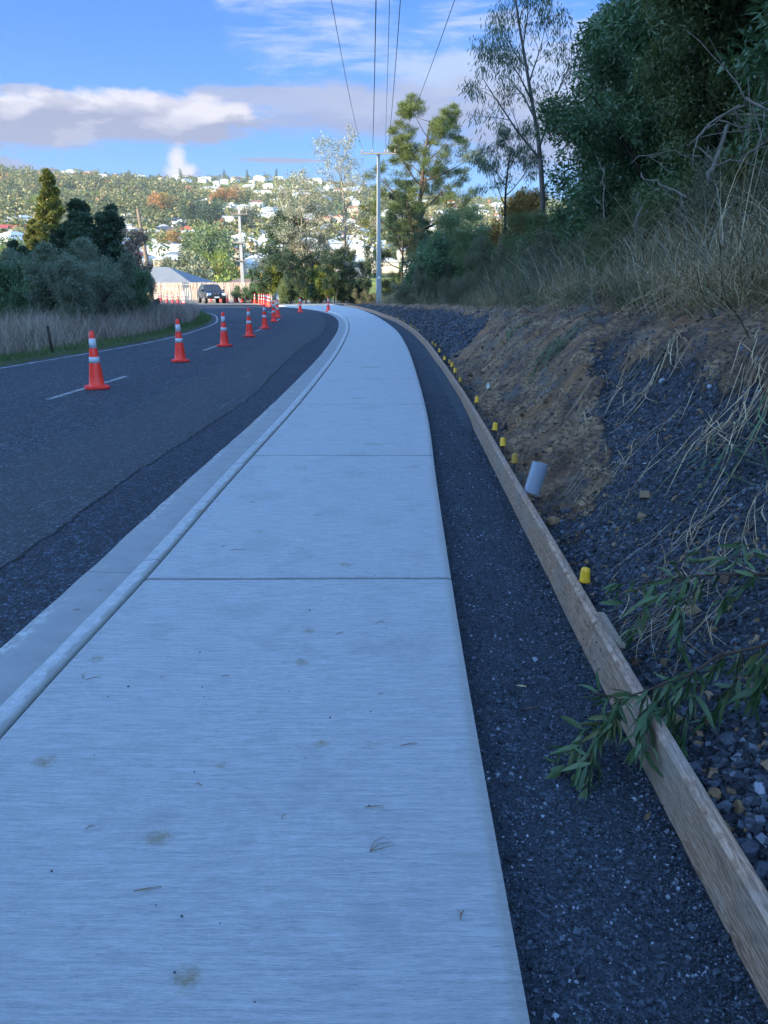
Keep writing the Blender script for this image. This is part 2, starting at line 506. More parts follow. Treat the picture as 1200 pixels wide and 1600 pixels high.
for sp in ((500, 1162, .035), (290, 1526, .050), (482, 986, .030), (245, 1310, .05), (470, 1035, .04), (345, 1195, .03), (70, 1190, .05), (540, 882, .05), (150, 1030, .04)): cc = spot(*sp, (.25, .20, .10), .75, cc)
for sp in ((410, 775, .22), (520, 800, .16), (400, 850, .25), (375, 955, .18), (400, 730, .14), (560, 740, .2), (250, 985, .14), (640, 1010, .2)): cc = spot(*sp, (.29, .31, .305), .45, cc)
cc = t.mix(t.mrange(pores, .68, .74, 0, .6), cc, (.13, .13, .13))
u_, v_, _z = t.sep(uv)
edge_ = t.math('MINIMUM', t.math('ABSOLUTE', u_), t.math('ABSOLUTE', t.math('SUBTRACT', 1.66, u_)))
cc = t.mix(t.mrange(t.math('SUBTRACT', 1.66, u_), .035, .005, 0, .35, True), cc, (.30, .27, .21))
cc = t.mix(t.math('MULTIPLY', t.attr('dirt'), .93), cc, (.035, .038, .034))
setc(t, cc)
bump(t, t.math('ADD', t.math('MULTIPLY', br, 1.3), t.math('ADD', br2, t.math('MULTIPLY', mot, .8))), .9, .005)
M['path'] = m

m, t = material('kerb_concrete', .8, .35)
uv = t.new('ShaderNodeUVMap').outputs[0]
a = t.noise(t.geo, 6, 6, .65); b_ = t.noise(t.mapping(uv, (14, 2.6, 1)), 1.6, 5, .65, 1.0); c_ = t.noise(t.geo, 120, 3)
u_, v_, _z = t.sep(uv)
cc = t.mix(t.mrange(a, .3, .7), (.245, .255, .255), (.31, .32, .315))
smear = t.mrange(t.noise(t.mapping(uv, (10, 7, 1)), 2.2, 6, .7), .47, .60, 0, 1, True)
hump = t.mrange(u_, .16, .13, 0, 1, True); lip = t.mrange(u_, .33, .40, 0, 1, True)
cc = t.mix(t.math('MULTIPLY', hump, .85), cc, t.mix(t.math('MULTIPLY', smear, .6), (.38, .395, .40), (.54, .55, .55)))
cc = t.mix(t.math('MULTIPLY', t.math('MULTIPLY', lip, smear), t.mrange(t.noise(t.mapping(uv, (.1, .5, 1)), 1.5, 3), .42, .6, 0, .8)), cc, (.50, .51, .51))
back = t.mrange(t.math('ADD', u_, t.math('MULTIPLY', t.math('SUBTRACT', t.noise(t.geo, 7, 4, .6), .5), .06)), .035, .008, 0, 1, True)
cc = t.mix(t.math('MULTIPLY', back, .6), cc, (.16, .165, .13))
cc = t.mix(t.math('MULTIPLY', hump, t.mrange(t.noise(t.geo, 9, 6, .75), .54, .64, 0, .55, True)), cc, (.20, .21, .18))
cc = t.mix(t.mrange(u_, -.0005, -.002, 0, 1), cc, (.03, .034, .03))
cc = t.mix(t.math('MULTIPLY', t.mrange(t.noise(t.geo, 1.1, 3, .5), .6, .72, 0, .6, True), lip), cc, (.33, .28, .19))
jl = t.math('ABSOLUTE', t.math('SUBTRACT', t.math('FRACT', t.math('DIVIDE', t.math('ADD', v_, .35), 3.0)), .5))
cc = t.mix(t.mrange(jl, .0015, .0005), cc, (.04, .04, .04))
setc(t, cc); bump(t, t.math('ADD', a, t.math('MULTIPLY', c_, .5)), .5, .006)
M['kerb'] = m

m, t = material('joint_dark', .9, .1); setc(t, t.mix(t.noise(t.geo, 30), (.035, .04, .035), (.09, .10, .08))); M['joint'] = m


def mat_gravel(name, g1, g2, g3, sc, clay=False):
    m, t = material(name, .72, .4)
    n = t.vor(t.geo, sc, out='Color'); d = t.vor(t.geo, sc); n2 = t.vor(t.geo, sc * 2.7, out='Color'); d2 = t.vor(t.geo, sc * 2.7)
    r1 = t.sep(n)[0]; r2 = t.sep(n2)[1]
    big = t.noise(t.geo, 1.6, 5, .6)
    c1 = t.ramp(r1, [(0, g1), (.55, g2), (.9, g3), (1, tuple(min(1, x * 1.7) for x in g3))])
    c2 = t.ramp(r2, [(0, g1), (.6, g2), (1, g3)])
    c = t.mix(t.mrange(t.noise(t.geo, sc * .35, 2), .42, .58), c1, c2)
    c = t.mix(t.mrange(big, .4, .7, 0, .4), c, g1)
    h = t.math('ADD', t.math('MULTIPLY', d, -1), t.math('MULTIPLY', d2, -.4))
    if clay:
        k = t.math('ADD', t.attr('clay'), t.math('MULTIPLY', t.math('SUBTRACT', t.noise(t.geo, 4, 8, .78), .5), 1.7))
        k = t.mrange(k, .38, .60, 0, 1, True)
        f = t.noise(t.geo, 3, 8, .7); f2 = t.noise(t.mapping(t.geo, (1, 1, 3)), 14, 8, .75)
        cl = t.ramp(f, [(.30, (.045, .028, .018)), (.43, (.14, .082, .044)), (.55, (.30, .18, .09)), (.70, (.46, .31, .17))])
        cl = t.mix(t.mrange(f2, .46, .56, 0, .85), cl, (.040, .028, .020))
        cl = t.mix(t.mrange(t.noise(t.geo, 1.7, 4, .5), .5, .7, 0, .6, True), cl, (.30, .145, .06))
        cl = t.mix(t.mrange(t.noise(t.geo, 2.3, 4, .5), .54, .68, 0, .75, True), cl, (.085, .085, .085))
        c = t.mix(k, c, cl)
        h = t.mix(k, h, t.math('ADD', t.math('MULTIPLY', f, 2.2), t.math('MULTIPLY', f2, 3.2)))
    setc(t, c); bump(t, h, .9, .6 / sc)
    return m


M['gravel'] = mat_gravel('bedding_gravel', (.005, .009, .014), (.018, .028, .040), (.060, .080, .105), 95)
M['bank'] = mat_gravel('bank_soil', (.005, .007, .011), (.018, .024, .034), (.080, .10, .13), 48, True)

m, t = material('stone', .6, .45)
v = t.attr('v')
cc = t.ramp(v, [(0, (.005, .008, .012)), (.45, (.020, .027, .038)), (.82, (.065, .083, .11)), (.925, (.15, .175, .21)), (.935, (.15, .085, .04)), (1, (.26, .16, .08))])
cc = t.mix(t.mrange(t.noise(t.geo, 60, 4), .4, .7, 0, .4), cc, (.03, .03, .032))
setc(t, cc); M['stone'] = m
m, t = material('path_stone', .6, .45)
cc = t.ramp(t.attr('v'), [(0, (.005, .008, .013)), (.5, (.018, .027, .040)), (.90, (.060, .080, .108)), (1, (.26, .30, .36))])
setc(t, cc); M['pstone'] = m


def mat_leaf(name, stops, trans=.25, rough=.55, tint=None):
    m, t = material(name, rough, .35)
    v = t.attr('v')
    n = len(stops)
    c = t.ramp(v, [(i / (n - 1), s_) for i, s_ in enumerate(stops)])
    c = t.mix(t.mrange(t.noise(t.obj, .9, 3), .35, .7, 0, .35), c, stops[0])
    setc(t, c)
    if trans:
        tr = t.new('ShaderNodeBsdfTranslucent'); t.l.new(t.mix(1, c, (1.0, 1.15, .55), 'MULTIPLY'), tr.inputs[0])
        mixs = t.new('ShaderNodeMixShader'); mixs.inputs[0].default_value = trans
        out = t.n['Material Output']
        t.l.new(t.b.outputs[0], mixs.inputs[1]); t.l.new(tr.outputs[0], mixs.inputs[2]); t.l.new(mixs.outputs[0], out.inputs[0])
    return m


def mat_bark(name, a, b, sc=6):
    m, t = material(name, .9, .2)
    n = t.noise(t.mapping(t.obj, (1, 1, .22)), sc, 6, .7); n2 = t.noise(t.obj, 1.1, 3)
    setc(t, t.mix(t.mrange(n, .35, .65), a, t.mix(n2, b, a))); bump(t, n, .7, .03)
    return m


M['bark_grey'] = mat_bark('bark_grey', (.055, .05, .045), (.17, .155, .14))
M['bark_dark'] = mat_bark('bark_dark', (.025, .022, .018), (.075, .065, .05))
M['bark_pine'] = mat_bark('bark_pine', (.05, .036, .028), (.20, .14, .105), 4)
M['bark_pale'] = mat_bark('bark_pale', (.16, .13, .10), (.42, .36, .30))
M['twig'] = mat_bark('dead_wood', (.10, .085, .065), (.27, .235, .19), 14)
M['twig_brown'] = mat_bark('live_twig', (.06, .04, .03), (.14, .10, .07), 30)

# ------------------------------------------------------------------ ground, far land and the unseen shading hill behind
def spaced(segs):
    out = [segs[0][0]]
    for a, b, st in segs:
        n = max(1, int(round((b - a) / st))); out += list(np.linspace(a, b, n + 1)[1:])
    return np.array(out)


m, t = material('land', .95, .15)
n = t.noise(t.geo, .012, 6, .6); n2 = t.noise(t.geo, .08, 6, .65); n3 = t.noise(t.geo, 1.3, 5, .6)
cc = t.ramp(n, [(.3, (.07, .085, .030)), (.46, (.11, .135, .04)), (.56, (.22, .27, .06)), (.7, (.15, .14, .08))])
cc = t.mix(t.mrange(n2, .5, .62, 0, .6), cc, (.05, .055, .028))
cc = t.mix(t.mrange(n3, .4, .7, 0, .5), cc, (.03, .035, .018))
setc(t, cc); M['land'] = m
gx = spaced([(-1500, -400, 50), (-400, -120, 14), (-120, 120, 4), (120, 500, 19), (500, 1500, 50)])
gy = spaced([(-500, -100, 40), (-100, 140, 4), (140, 400, 13), (400, 1600, 24), (1600, 2600, 100)])
X, Y = np.meshgrid(gx, gy); Z = far_z(X, Y)
tag(npmesh('ground', np.c_[X.ravel(), Y.ravel(), Z.ravel()], grid(len(gx), len(gy)), M['land'], smooth=True), kind='structure')

# unseen hill added behind and left of the viewer, shaped to shade the near road
U, Vv = np.meshgrid(np.linspace(20, 135, 60), np.linspace(-150, 72, 90))
prof = np.exp(-((U - 78) / 21.) ** 2)
along = 1 - sst(53, 63, Vv + 2.0 * fbm(U, Vv, .12, 2, 31))
hz = 46 * prof * along + 2.0 * fbm(U, Vv, .12, 3, 32) * prof * along - .2
hx = SH.x * U + SH.y * Vv; hy = SH.y * U - SH.x * Vv
tag(npmesh('hill', np.c_[hx.ravel(), hy.ravel(), hz.ravel()], grid(60, 90), M['land'], smooth=True), kind='structure')

# ------------------------------------------------------------------ road and markings
V = np.array([(-75, -12, 0), (1.6, -12, 0), (1.6, 60, 0), (6, 90, 0), (-75, 90, 0)]); 
xs = spaced([(-75, -20, 5), (-20, 2, 1)]); ys = spaced([(-12, 92, 2)])
X, Y = np.meshgrid(xs, ys)
tag(npmesh('road', np.c_[X.ravel(), Y.ravel(), np.zeros(X.size)], grid(len(xs), len(ys)), M['road']), kind='structure')
# fresh seal laid along the channel, its inner edge ragged
rg = np.random.default_rng(2)
sc_ = Sc.copy(); sc_[:, 0] += .012 * rg.standard_normal(len(sc_)) + .03 * fbm(sc_[:, 1], sc_[:, 1] * 0, 2.2, 3, 7)
right = np.stack([atY(Jc, sc_[:, 1]) - .42, sc_[:, 1]], 1)
V = np.zeros((len(sc_) * 2, 3)); V[0::2, :2] = sc_; V[1::2, :2] = right; V[:, 2] = .005
i = np.arange(len(sc_) - 1) * 2
tag(npmesh('road_patch', V, np.stack([i, i + 1, i + 3, i + 2], 1), M['strip']), kind='structure')

m, t = material('road_paint', .6, .4)
n = t.noise(t.geo, 40, 4, .7); n2 = t.noise(t.geo, 3, 3)
setc(t, t.mix(t.mrange(t.math('ADD', n, t.math('MULTIPLY', n2, .5)), .58, .80), (.56, .57, .56), (.12, .125, .13))); M['paint'] = m


def ribbon(c, w, z):
    V, F, U_ = sweep(c, [(w / 2, z), (-w / 2, z)]); return V, F


mk = MB()
V, F = ribbon(Ec[(Ec[:, 1] > -12)], .09, .006); mk.add(V, F)
Lm = np.r_[0, np.cumsum(np.hypot(*np.diff(Mc, axis=0).T))]
def dash(y0, y1):
    a, b = [np.interp(y, Mc[:, 1], Lm) for y in (y0, y1)]
    s_ = np.linspace(a, b, 8)
    V, F = ribbon(np.c_[np.interp(s_, Lm, Mc[:, 0]), np.interp(s_, Lm, Mc[:, 1])], .10, .006); mk.add(V, F)
for d_ in ((1.2, 4.2), (11.2, 14.25), (20.0, 22.6), (28.5, 30.8), (37, 39.6), (46.6, 50.4), (56.6, 62.4)): dash(*d_)
mk.build('road_markings', M['paint'])['kind'] = 'structure'

V = np.zeros((len(sc_) * 2, 3)); V[0::2, :2] = sc_; V[1::2, :2] = sc_; V[0::2, 0] -= .003 + .008 * rg.random(len(sc_)) ; V[1::2, 0] += .004 + .012 * rg.random(len(sc_)) ; V[:, 2] = .009
tag(npmesh('seal_seam', V, np.stack([i, i + 1, i + 3, i + 2], 1), M['seam']), kind='structure')
# pale dusty sealed area of the side road in the sun beyond the bend
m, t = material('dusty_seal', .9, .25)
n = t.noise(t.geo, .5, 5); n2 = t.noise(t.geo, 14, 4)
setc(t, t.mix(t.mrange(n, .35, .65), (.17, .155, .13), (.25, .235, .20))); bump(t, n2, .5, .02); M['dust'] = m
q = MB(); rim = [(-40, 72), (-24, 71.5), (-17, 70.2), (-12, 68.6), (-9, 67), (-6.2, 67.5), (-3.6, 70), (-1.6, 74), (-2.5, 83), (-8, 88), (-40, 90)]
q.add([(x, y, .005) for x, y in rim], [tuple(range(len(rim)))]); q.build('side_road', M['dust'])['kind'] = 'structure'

# ------------------------------------------------------------------ footpath, kerb and channel
JOINTS = [-2.4, .72, 3.86, 6.98, 10.14, 13.1, 16.1, 19.2, 22.3, 25.4, 28.5, 31.6, 34.7, 37.8, 41, 44, 47, 50, 53, 56]
ys = list(np.arange(-3, 66, .25))
rows = [(y, 0) for y in ys if min(abs(y - j) for j in JOINTS) > .03]
for j in JOINTS: rows += [(j - .022, 0), (j - .011, -.003), (j - .008, -.022), (j + .008, -.022), (j + .011, -.003), (j + .022, 0)]
rows.sort()
us = [0, .006, .02, .06, .4, .8, 1.2, 1.58, 1.63, 1.652, 1.66]
V = []; UVs = []; dirt = []
for y, dz_ in rows:
    # cross rows follow the turn of the path
    yl = y * 1.0; xl = float(atY(Jc, min(yl, 63.5))); lean = np.interp(y, [0, 25, 40, 55, 66], [0, 0, .25, .9, 1.6])
    yr = y + lean; xr = float(atY(Rc, min(yr, 69)))
    for u in us:
        k = u / 1.66
        z = ZP + dz_
        if u in (0, 1.66): z = ZP - .10
        elif u in (.006, 1.652): z = ZP - .005 + dz_
        V.append((xl + .010 + (xr - xl - .010) * k, yl + (yr - yl) * k + .006 * math.sin(u * 3 + y), z)); UVs.append((u, y)); dirt.append(1.0 if dz_ < -.01 or u == 0 else (.35 if dz_ < 0 else 0))
F = grid(len(us), len(rows))
tag(npmesh('footpath', V, F, M['path'], uv=UVs, vattr={'dirt': dirt}), kind='structure')
pr = [(-.014, .045), (-.003, .045), (.0, .086), (.002, .0885), (.006, .090), (.018, .0905), (.075, .087), (.092, .083), (.105, .074), (.118, .054), (.128, .032), (.137, .018), (.150, .0125), (.172, .011), (.30, .0105), (.41, .014), (.425, .015), (.43, -.02)]
V, F, U_ = sweep(Jc, pr)
n_ = fbm(V[:, 0], V[:, 1], 5, 3, 5); V[:, 2] += .0035 * n_ * ((U_[:, 0] > .003) & (U_[:, 0] < .14)); V[:, 0] += .004 * fbm(V[:, 1], V[:, 2] * 3, 3.1, 3, 41) * (U_[:, 0] > .09) * (U_[:, 0] < .15)
wob = np.where((U_[:, 0] > .4), .012 * fbm(V[:, 0], V[:, 1], 6, 3, 6), 0) + np.where((U_[:, 0] < .01) & (U_[:, 0] > -.01), .003 * fbm(V[:, 0], V[:, 1], 3, 2, 16), 0)
V[:, 0] += wob
F = F[:, ::-1]
tag(npmesh('kerb', V, F, M['kerb'], uv=U_, smooth=True), kind='structure')
# crossing slab where the path meets the side road, and the low concrete edge beyond it
q = MB(); rim = [(-8.5, 63.3), (-5.3, 63.0), (-4.5, 66.4), (-2.6, 69.5), (-4.5, 71), (-8.4, 67)]
nq = len(rim); q.add([(x, y, .02) for x, y in rim] + [(x, y, .10) for x, y in rim], [tuple(range(nq, 2 * nq))] + [(i, (i + 1) % nq, nq + (i + 1) % nq, nq + i) for i in range(nq)])
q.build('driveway', M['kerb'])['kind'] = 'structure'

# bedding gravel between footpath and boards
ys = np.r_[np.arange(-3, 14, .05), np.arange(14, 63, .3)]
ks = np.linspace(0, 1, 15)
Rx = atY(Rc, ys); Bx = Xb(ys) - .044
X = Rx[:, None] - .05 + (Bx - Rx + .05)[:, None] * ks; Y = np.repeat(ys[:, None], 15, 1)
Z = .012 + .010 * fbm(X, Y, 3, 3, 21) + .03 * sst(.75, 1, ks)[None, :] * sst(9, 11, Y) + .05 * sst(.8, 1, ks)[None, :] * (sst(8.5, 9.5, Y) * (1 - sst(14, 18, Y)))
tag(npmesh('gravel_strip', np.c_[X.ravel(), Y.ravel(), Z.ravel()], grid(15, len(ys)), M['gravel'], smooth=True), kind='structure')

# bank
ys = spaced([(-4, 2, .06), (2, 12, .032), (12, 26, .12), (26, 80, .6)]); ss = spaced([(-.004, 2.6, .03), (2.6, 6, .2), (6, 24, 1.0)])
X = Xb(ys)[:, None] + ss[None, :]; Y = np.repeat(ys[:, None], len(ss), 1)
Z = bank_z(X, Y); Z[:, 0] = np.minimum(Z[:, 0], .05)
fade = sst(60, 76, Y); Z = Z * (1 - fade) + (far_z(X, Y) + .09) * fade
cl = clay_mask(X, Y)
tag(npmesh('bank', np.c_[X.ravel(), Y.ravel(), Z.ravel()], grid(len(ss), len(ys)), M['bank'], smooth=True, vattr={'clay': cl.ravel()}), kind='structure')

# left verge
m, t = material('verge', .95, .15)
n = t.noise(t.geo, 3.5, 6, .65); n2 = t.noise(t.geo, 30, 4, .7)
setc(t, t.mix(t.mrange(n, .4, .65), t.mix(n2, (.035, .055, .018), (.07, .11, .03)), (.10, .085, .055))); bump(t, n2, .8, .03); M['verge'] = m
ys = spaced([(-12, 40, .4), (40, 60.3, .2)]); offs = [.26, .34, .6, 1.2, 2, 4, 8, 16, 30, 60]; zz = [.001, .03, .045, .06, .08, .11, .13, .13, .13, .13]
V = []
for y in ys:
    e = float(atY(Ec, y))
    for o, z in zip(offs, zz):
        V.append((e - o * (1 + .6 * float(sst(40, 58, y))) - .09 * float(fbm(y, o * 0, 1.3, 3, 9)) * (o < 1), y, z * float(1 - sst(59.3, 60.3, y)) + .001))
tag(npmesh('verge', V, grid(len(offs), len(ys)), M['verge'], smooth=True), kind='structure')

# ------------------------------------------------------------------ timber formwork
m, t = material('formwork_timber', .75, .3)
uv = t.new('ShaderNodeUVMap').outputs[0]
g = t.noise(t.mapping(uv, (26, 4.5, 1)), 1.6, 7, .68, 2.2); g2 = t.noise(t.mapping(uv, (160, 5, 1)), 1, 4, .7); big = t.noise(t.geo, 2.3, 5, .6)
wv = t.new('ShaderNodeTexWave', wave_type='BANDS', bands_direction='X'); t.l.new(t.mapping(uv, (9, .7, 1)), wv.inputs[0])
wv.inputs['Scale'].default_value = 2.2; wv.inputs['Distortion'].default_value = 5; wv.inputs['Detail'].default_value = 4; wv.inputs['Detail Scale'].default_value = .7
cc = t.ramp(g, [(.34, (.15, .080, .045)), (.47, (.37, .215, .135)), (.60, (.56, .365, .25)), (.75, (.38, .30, .24))])
cc = t.mix(t.mrange(wv.outputs['Fac'], .3, .8, 0, .45), cc, (.17, .125, .09))
cc = t.mix(t.mrange(g2, .5, .75, 0, .55), cc, (.10, .08, .06))
cc = t.mix(t.mrange(big, .45, .66, 0, .55), cc, (.27, .25, .22))
hx_ = t.math('FRACT', t.sep(uv)[0])
mk_ = t.vor(t.mapping(uv, (7, 2.2, 1)), 2)
cc = t.mix(t.mrange(mk_, .05, .02, 0, .8), cc, (.04, .03, .025))
setc(t, cc); bump(t, t.math('ADD', g, g2), .5, .004); M['timber'] = m


M['pin'] = plain('pin_steel', (.03, .03, .032), .5, .4, 60, .6)


def board(y0, y1, groove, label, seg=''):
    ys = np.r_[y0, np.arange(math.ceil(y0 / .2) * .2 + .05, y1 - .04, .2), y1]
    c = np.stack([Xb(ys), ys], 1)
    # offsets to the left of travel: 0 outer face, .042 inner face
    top = .21; bot = -.02
    pr = [(0, bot), (0, top - .004), (.004, top), (.030, top), (.037, top - .002), (.043, top - .009)]
    if groove: pr += [(.043, .118), (.039, .115), (.043, .111)]
    pr += [(.043, bot)]
    V, F, U_ = sweep(c, pr); k = len(pr)
    V[:, 2] += .004 * fbm(V[:, 1], V[:, 1] * 0, .5, 2, 14) + (U_[:, 0] > .04) * .0015 * fbm(V[:, 1], V[:, 2], 9, 2, 15)
    hh = np.array([p[0] + p[1] for p in pr] * len(c)); U2 = np.c_[hh + y0 * 3, U_[:, 1] + y0]
    V2 = list(map(tuple, V)); F2 = [tuple(f) for f in F]; F2.append(tuple(range(k))[::-1]); F2.append(tuple(range(k * (len(c) - 1), k * len(c))))
    me = bpy.data.meshes.new('formwork_board'); me.from_pydata(V2, [], F2); me.materials.append(M['timber'])
    l = me.uv_layers.new(name='UVMap')
    idx = np.zeros(len(me.loops), np.int32); me.loops.foreach_get('vertex_index', idx); l.data.foreach_set('uv', U2[idx].astype(np.float32).ravel())
    o = bpy.data.objects.new('formwork_board', me); COL.objects.link(o)
    tag(o, label, 'formwork board', 'timber formwork boards edging the gravel strip')
    for yy in (y0 + .07, y0 + .13, y1 - .08, y1 - .15):
        for zz in (.06, .15):
            if 0 < yy < 14: MB().tube([(float(Xb(yy)) - .0455, yy, zz), (float(Xb(yy)) - .0425, yy, zz)], .0038, 8).build('nail_head', M['pin'], o)
    return o


board(-3, 3.045, 0, 'thick weathered timber formwork board nearest the camera, under the leafy branch')
board(3.05, 8.3, 1, 'split-grained timber formwork board beside the grey plastic pipe')
board(8.305, 13.6, 1, 'timber formwork board partly buried in gravel below the brown clay face')
board(13.605, 22.2, 0, 'timber formwork board beside the row of closely set yellow caps')
board(22.205, 34.0, 0, 'timber formwork board curving left in front of the dark gravel slope')
board(34.005, 48.0, 0, 'timber formwork board at the tightest part of the bend before the power pole')
board(48.005, 62, 0, 'farthest timber formwork board, ending beside the grey power pole')
q = MB(); q.box((Xb(3.03) + .022, 3.03, .10), (.036, .30, .19), rz=R(-1)); q.box((Xb(3.03) + .018, 2.86, .196), (.03, .05, .02), rz=R(8), ry=R(12))
c = q.build('timber_cleat', plain('cleat_wood', (.30, .23, .17), .8, .35, 40, bmp=.003), bevel=.002); tag(c, 'short split timber cleat backing the joint of two formwork boards', 'timber cleat')

# steel pins with caps
M['pin'] = plain('pin_steel', (.03, .03, .032), .5, .4, 60, .6)
m, t = material('cap_yellow', .42, .5)
n = t.noise(t.obj, 70, 6, .75); setc(t, t.mix(t.mrange(n, .52, .66, 0, .6), (.82, .44, .012), (.30, .19, .07))); M['cap'] = m
M['cap_dull'] = plain('cap_dirty', (.42, .25, .04), .6, .45, 40)


def pin(loc, label, capm, h=.27, scale=1, lean=(0, 0), cap=True):
    r = empty('formwork_pin', loc, 0, label, 'steel pin', 'steel pins behind the formwork boards')
    r.rotation_euler = (lean[0], lean[1], random.uniform(0, 3))
    MB().lathe([(.0085, -.25), (.0085, h)], n=10).build('pin_shaft', M['pin'], r, True)
    if cap:
        MB().lathe([(.0, h + .037), (.015, h + .036), (.0215, h + .030), (.0235, h + .018), (.0255, h - .026), (.0275, h - .030), (.0275, h - .036), (.022, h - .036), (.012, h - .03)][::-1], n=22).build('safety_cap', capm, r, True)
    return r


random.seed(3)
words = [((910, 897), 'bright yellow cap on a steel pin, nearest the camera behind the board', 1),
         ((794, 715), 'dirty yellow-capped pin just beyond the grey plastic pipe', 0),
         ((781, 690), 'bright yellow-capped pin, second beyond the grey plastic pipe', 1),
         ((766, 667), 'yellow-capped pin, third beyond the grey plastic pipe', 1),
         ((743.6, 624.5), 'lone yellow-capped pin beside the pale leaf on the clay', 1),
         ((719, 593), 'yellow-capped pin, nearest of the close-set row of five', 0),
         ((712.7, 578), 'yellow-capped pin, second of the close-set row of five', 1),
         ((707, 570), 'yellow-capped pin, middle of the close-set row of five', 1),
         ((702.5, 564.5), 'yellow-capped pin, fourth of the close-set row of five', 0),
         ((696, 560), 'yellow-capped pin, farthest of the close-set row of five', 1),
         ((686, 548), 'pale yellow-capped pin, nearest of three before the gravel slope', 1),
         ((681, 539), 'yellow-capped pin, middle of three before the gravel slope', 0),
         ((674, 536), 'small dull-capped pin, farthest of three before the gravel slope', 0)]
for (px, py), lab, br_ in words:
    hh_ = .235 if px == 910 else .275; p = P(px, py, hh_)
    x = max(p.x, float(Xb(p.y)) + .032)
    pin((x, p.y, 0), lab, M['cap'] if br_ else M['cap_dull'], hh_ * random.uniform(.97, 1.03), lean=(random.uniform(-.07, .07), random.uniform(-.05, .08)))
p = P(678, 530, .27)
pin((float(Xb(p.y)) + .05, p.y, 0), 'bare dark steel pin without a cap, taller than its neighbours', M['cap'], .34, cap=False)
far = [(656, 517), (651, 513), (647, 510), (642, 508), (636, 503), (631, 501), (628, 498), (624, 497), (611, 494), (604, 491)]
for k, (px, py) in enumerate(far):
    p = P(px, py, .22)
    pin((float(Xb(p.y)) + .035, p.y, 0), 'small dull-capped pin in the far row along the bend, %s from the power pole' % ['tenth', 'ninth', 'eighth', 'seventh', 'sixth', 'fifth', 'fourth', 'third', 'second', 'first'][k], M['cap_dull'], .24)

# grey plastic pipe slipped over a pin
p = P(821, 764, .20)
r = empty('plastic_pipe', (float(Xb(p.y)) + .062, p.y, .17), 0, 'short grey plastic pipe leaning on a pin behind the board', 'pipe'); r.rotation_euler = (R(-6), R(15), 0)
M['pvc'] = plain('pvc', (.23, .26, .31), .35, .06, 12, spec=.5)
q = MB()
for i_, (ra, rb, za, zb_) in enumerate(((.058, .058, 0, .225), (.058, .053, .225, .225), (.053, .053, .225, 0), (.053, .058, 0, 0))):
    vs = [(rr_ * math.cos(k * math.pi / 16), rr_ * math.sin(k * math.pi / 16), zz_) for rr_, zz_ in ((ra, za), (rb, zb_)) for k in range(32)]
    q.add(vs, [(k, (k + 1) % 32, 32 + (k + 1) % 32, 32 + k) for k in range(32)])
for a_ in (.5, 2.4): q.box((.059 * math.cos(a_ - 2.2), .059 * math.sin(a_ - 2.2), .19), (.008, .008, .008))
q.build('pipe_wall', M['pvc'], r)

# ------------------------------------------------------------------ traffic cones
m, t = material('cone_orange', .45, .4)
n = t.noise(t.obj, 14, 6, .7); n2 = t.noise(t.mapping(t.obj, (1, 1, .3)), 5, 5, .7)
setc(t, t.mix(t.mrange(n, .60, .72, 0, .55), t.mix(n2, (.98, .035, .02), (.86, .05, .028)), (.20, .06, .04))); M['cone'] = m
M['cone_base'] = plain('cone_base_red', (.85, .035, .022), .6, .25, 9)
M['band'] = plain('cone_band', (.44, .46, .50), .35, .14, 22)
M['rubber'] = plain('black_rubber', (.02, .02, .02), .7)


def cone_r(z): return .122 - (.122 - .034) * (z - .05) / .85


def make_cone():
    r = empty('traffic_cone')
    q = MB(); h = .185; c = .05
    ring = [(-h + c, -h), (h - c, -h), (h, -h + c), (h, h - c), (h - c, h), (-h + c, h), (-h, h - c), (-h, -h + c)]
    vs = [(x, y, .004) for x, y in ring] + [(x, y, .034) for x, y in ring] + [(x * .95, y * .95, .042) for x, y in ring]
    fs = [tuple(range(8))[::-1], tuple(range(16, 24))] + [(a * 8 + i, a * 8 + (i + 1) % 8, a * 8 + 8 + (i + 1) % 8, a * 8 + 8 + i) for a in (0, 1) for i in range(8)]
    q.add(vs, fs).build('base', M['cone_base'], r)
    prof = [(.150, .041), (.132, .048), (.122, .062)] + [(cone_r(z), z) for z in (.2, .4, .6, .8, .892)] + [(.030, .9), (.018, .9), (.017, .86)]
    MB().lathe(prof, n=28).build('cone_body', M['cone'], r, True)
    for a, b in ((.405, .50), (.636, .787)):
        MB().lathe([(cone_r(a) - .002, a), (cone_r(a) + .0025, a), (cone_r(b) + .0025, b), (cone_r(b) - .002, b)], n=28).build('reflective_band', M['band'], r, True)
    return r


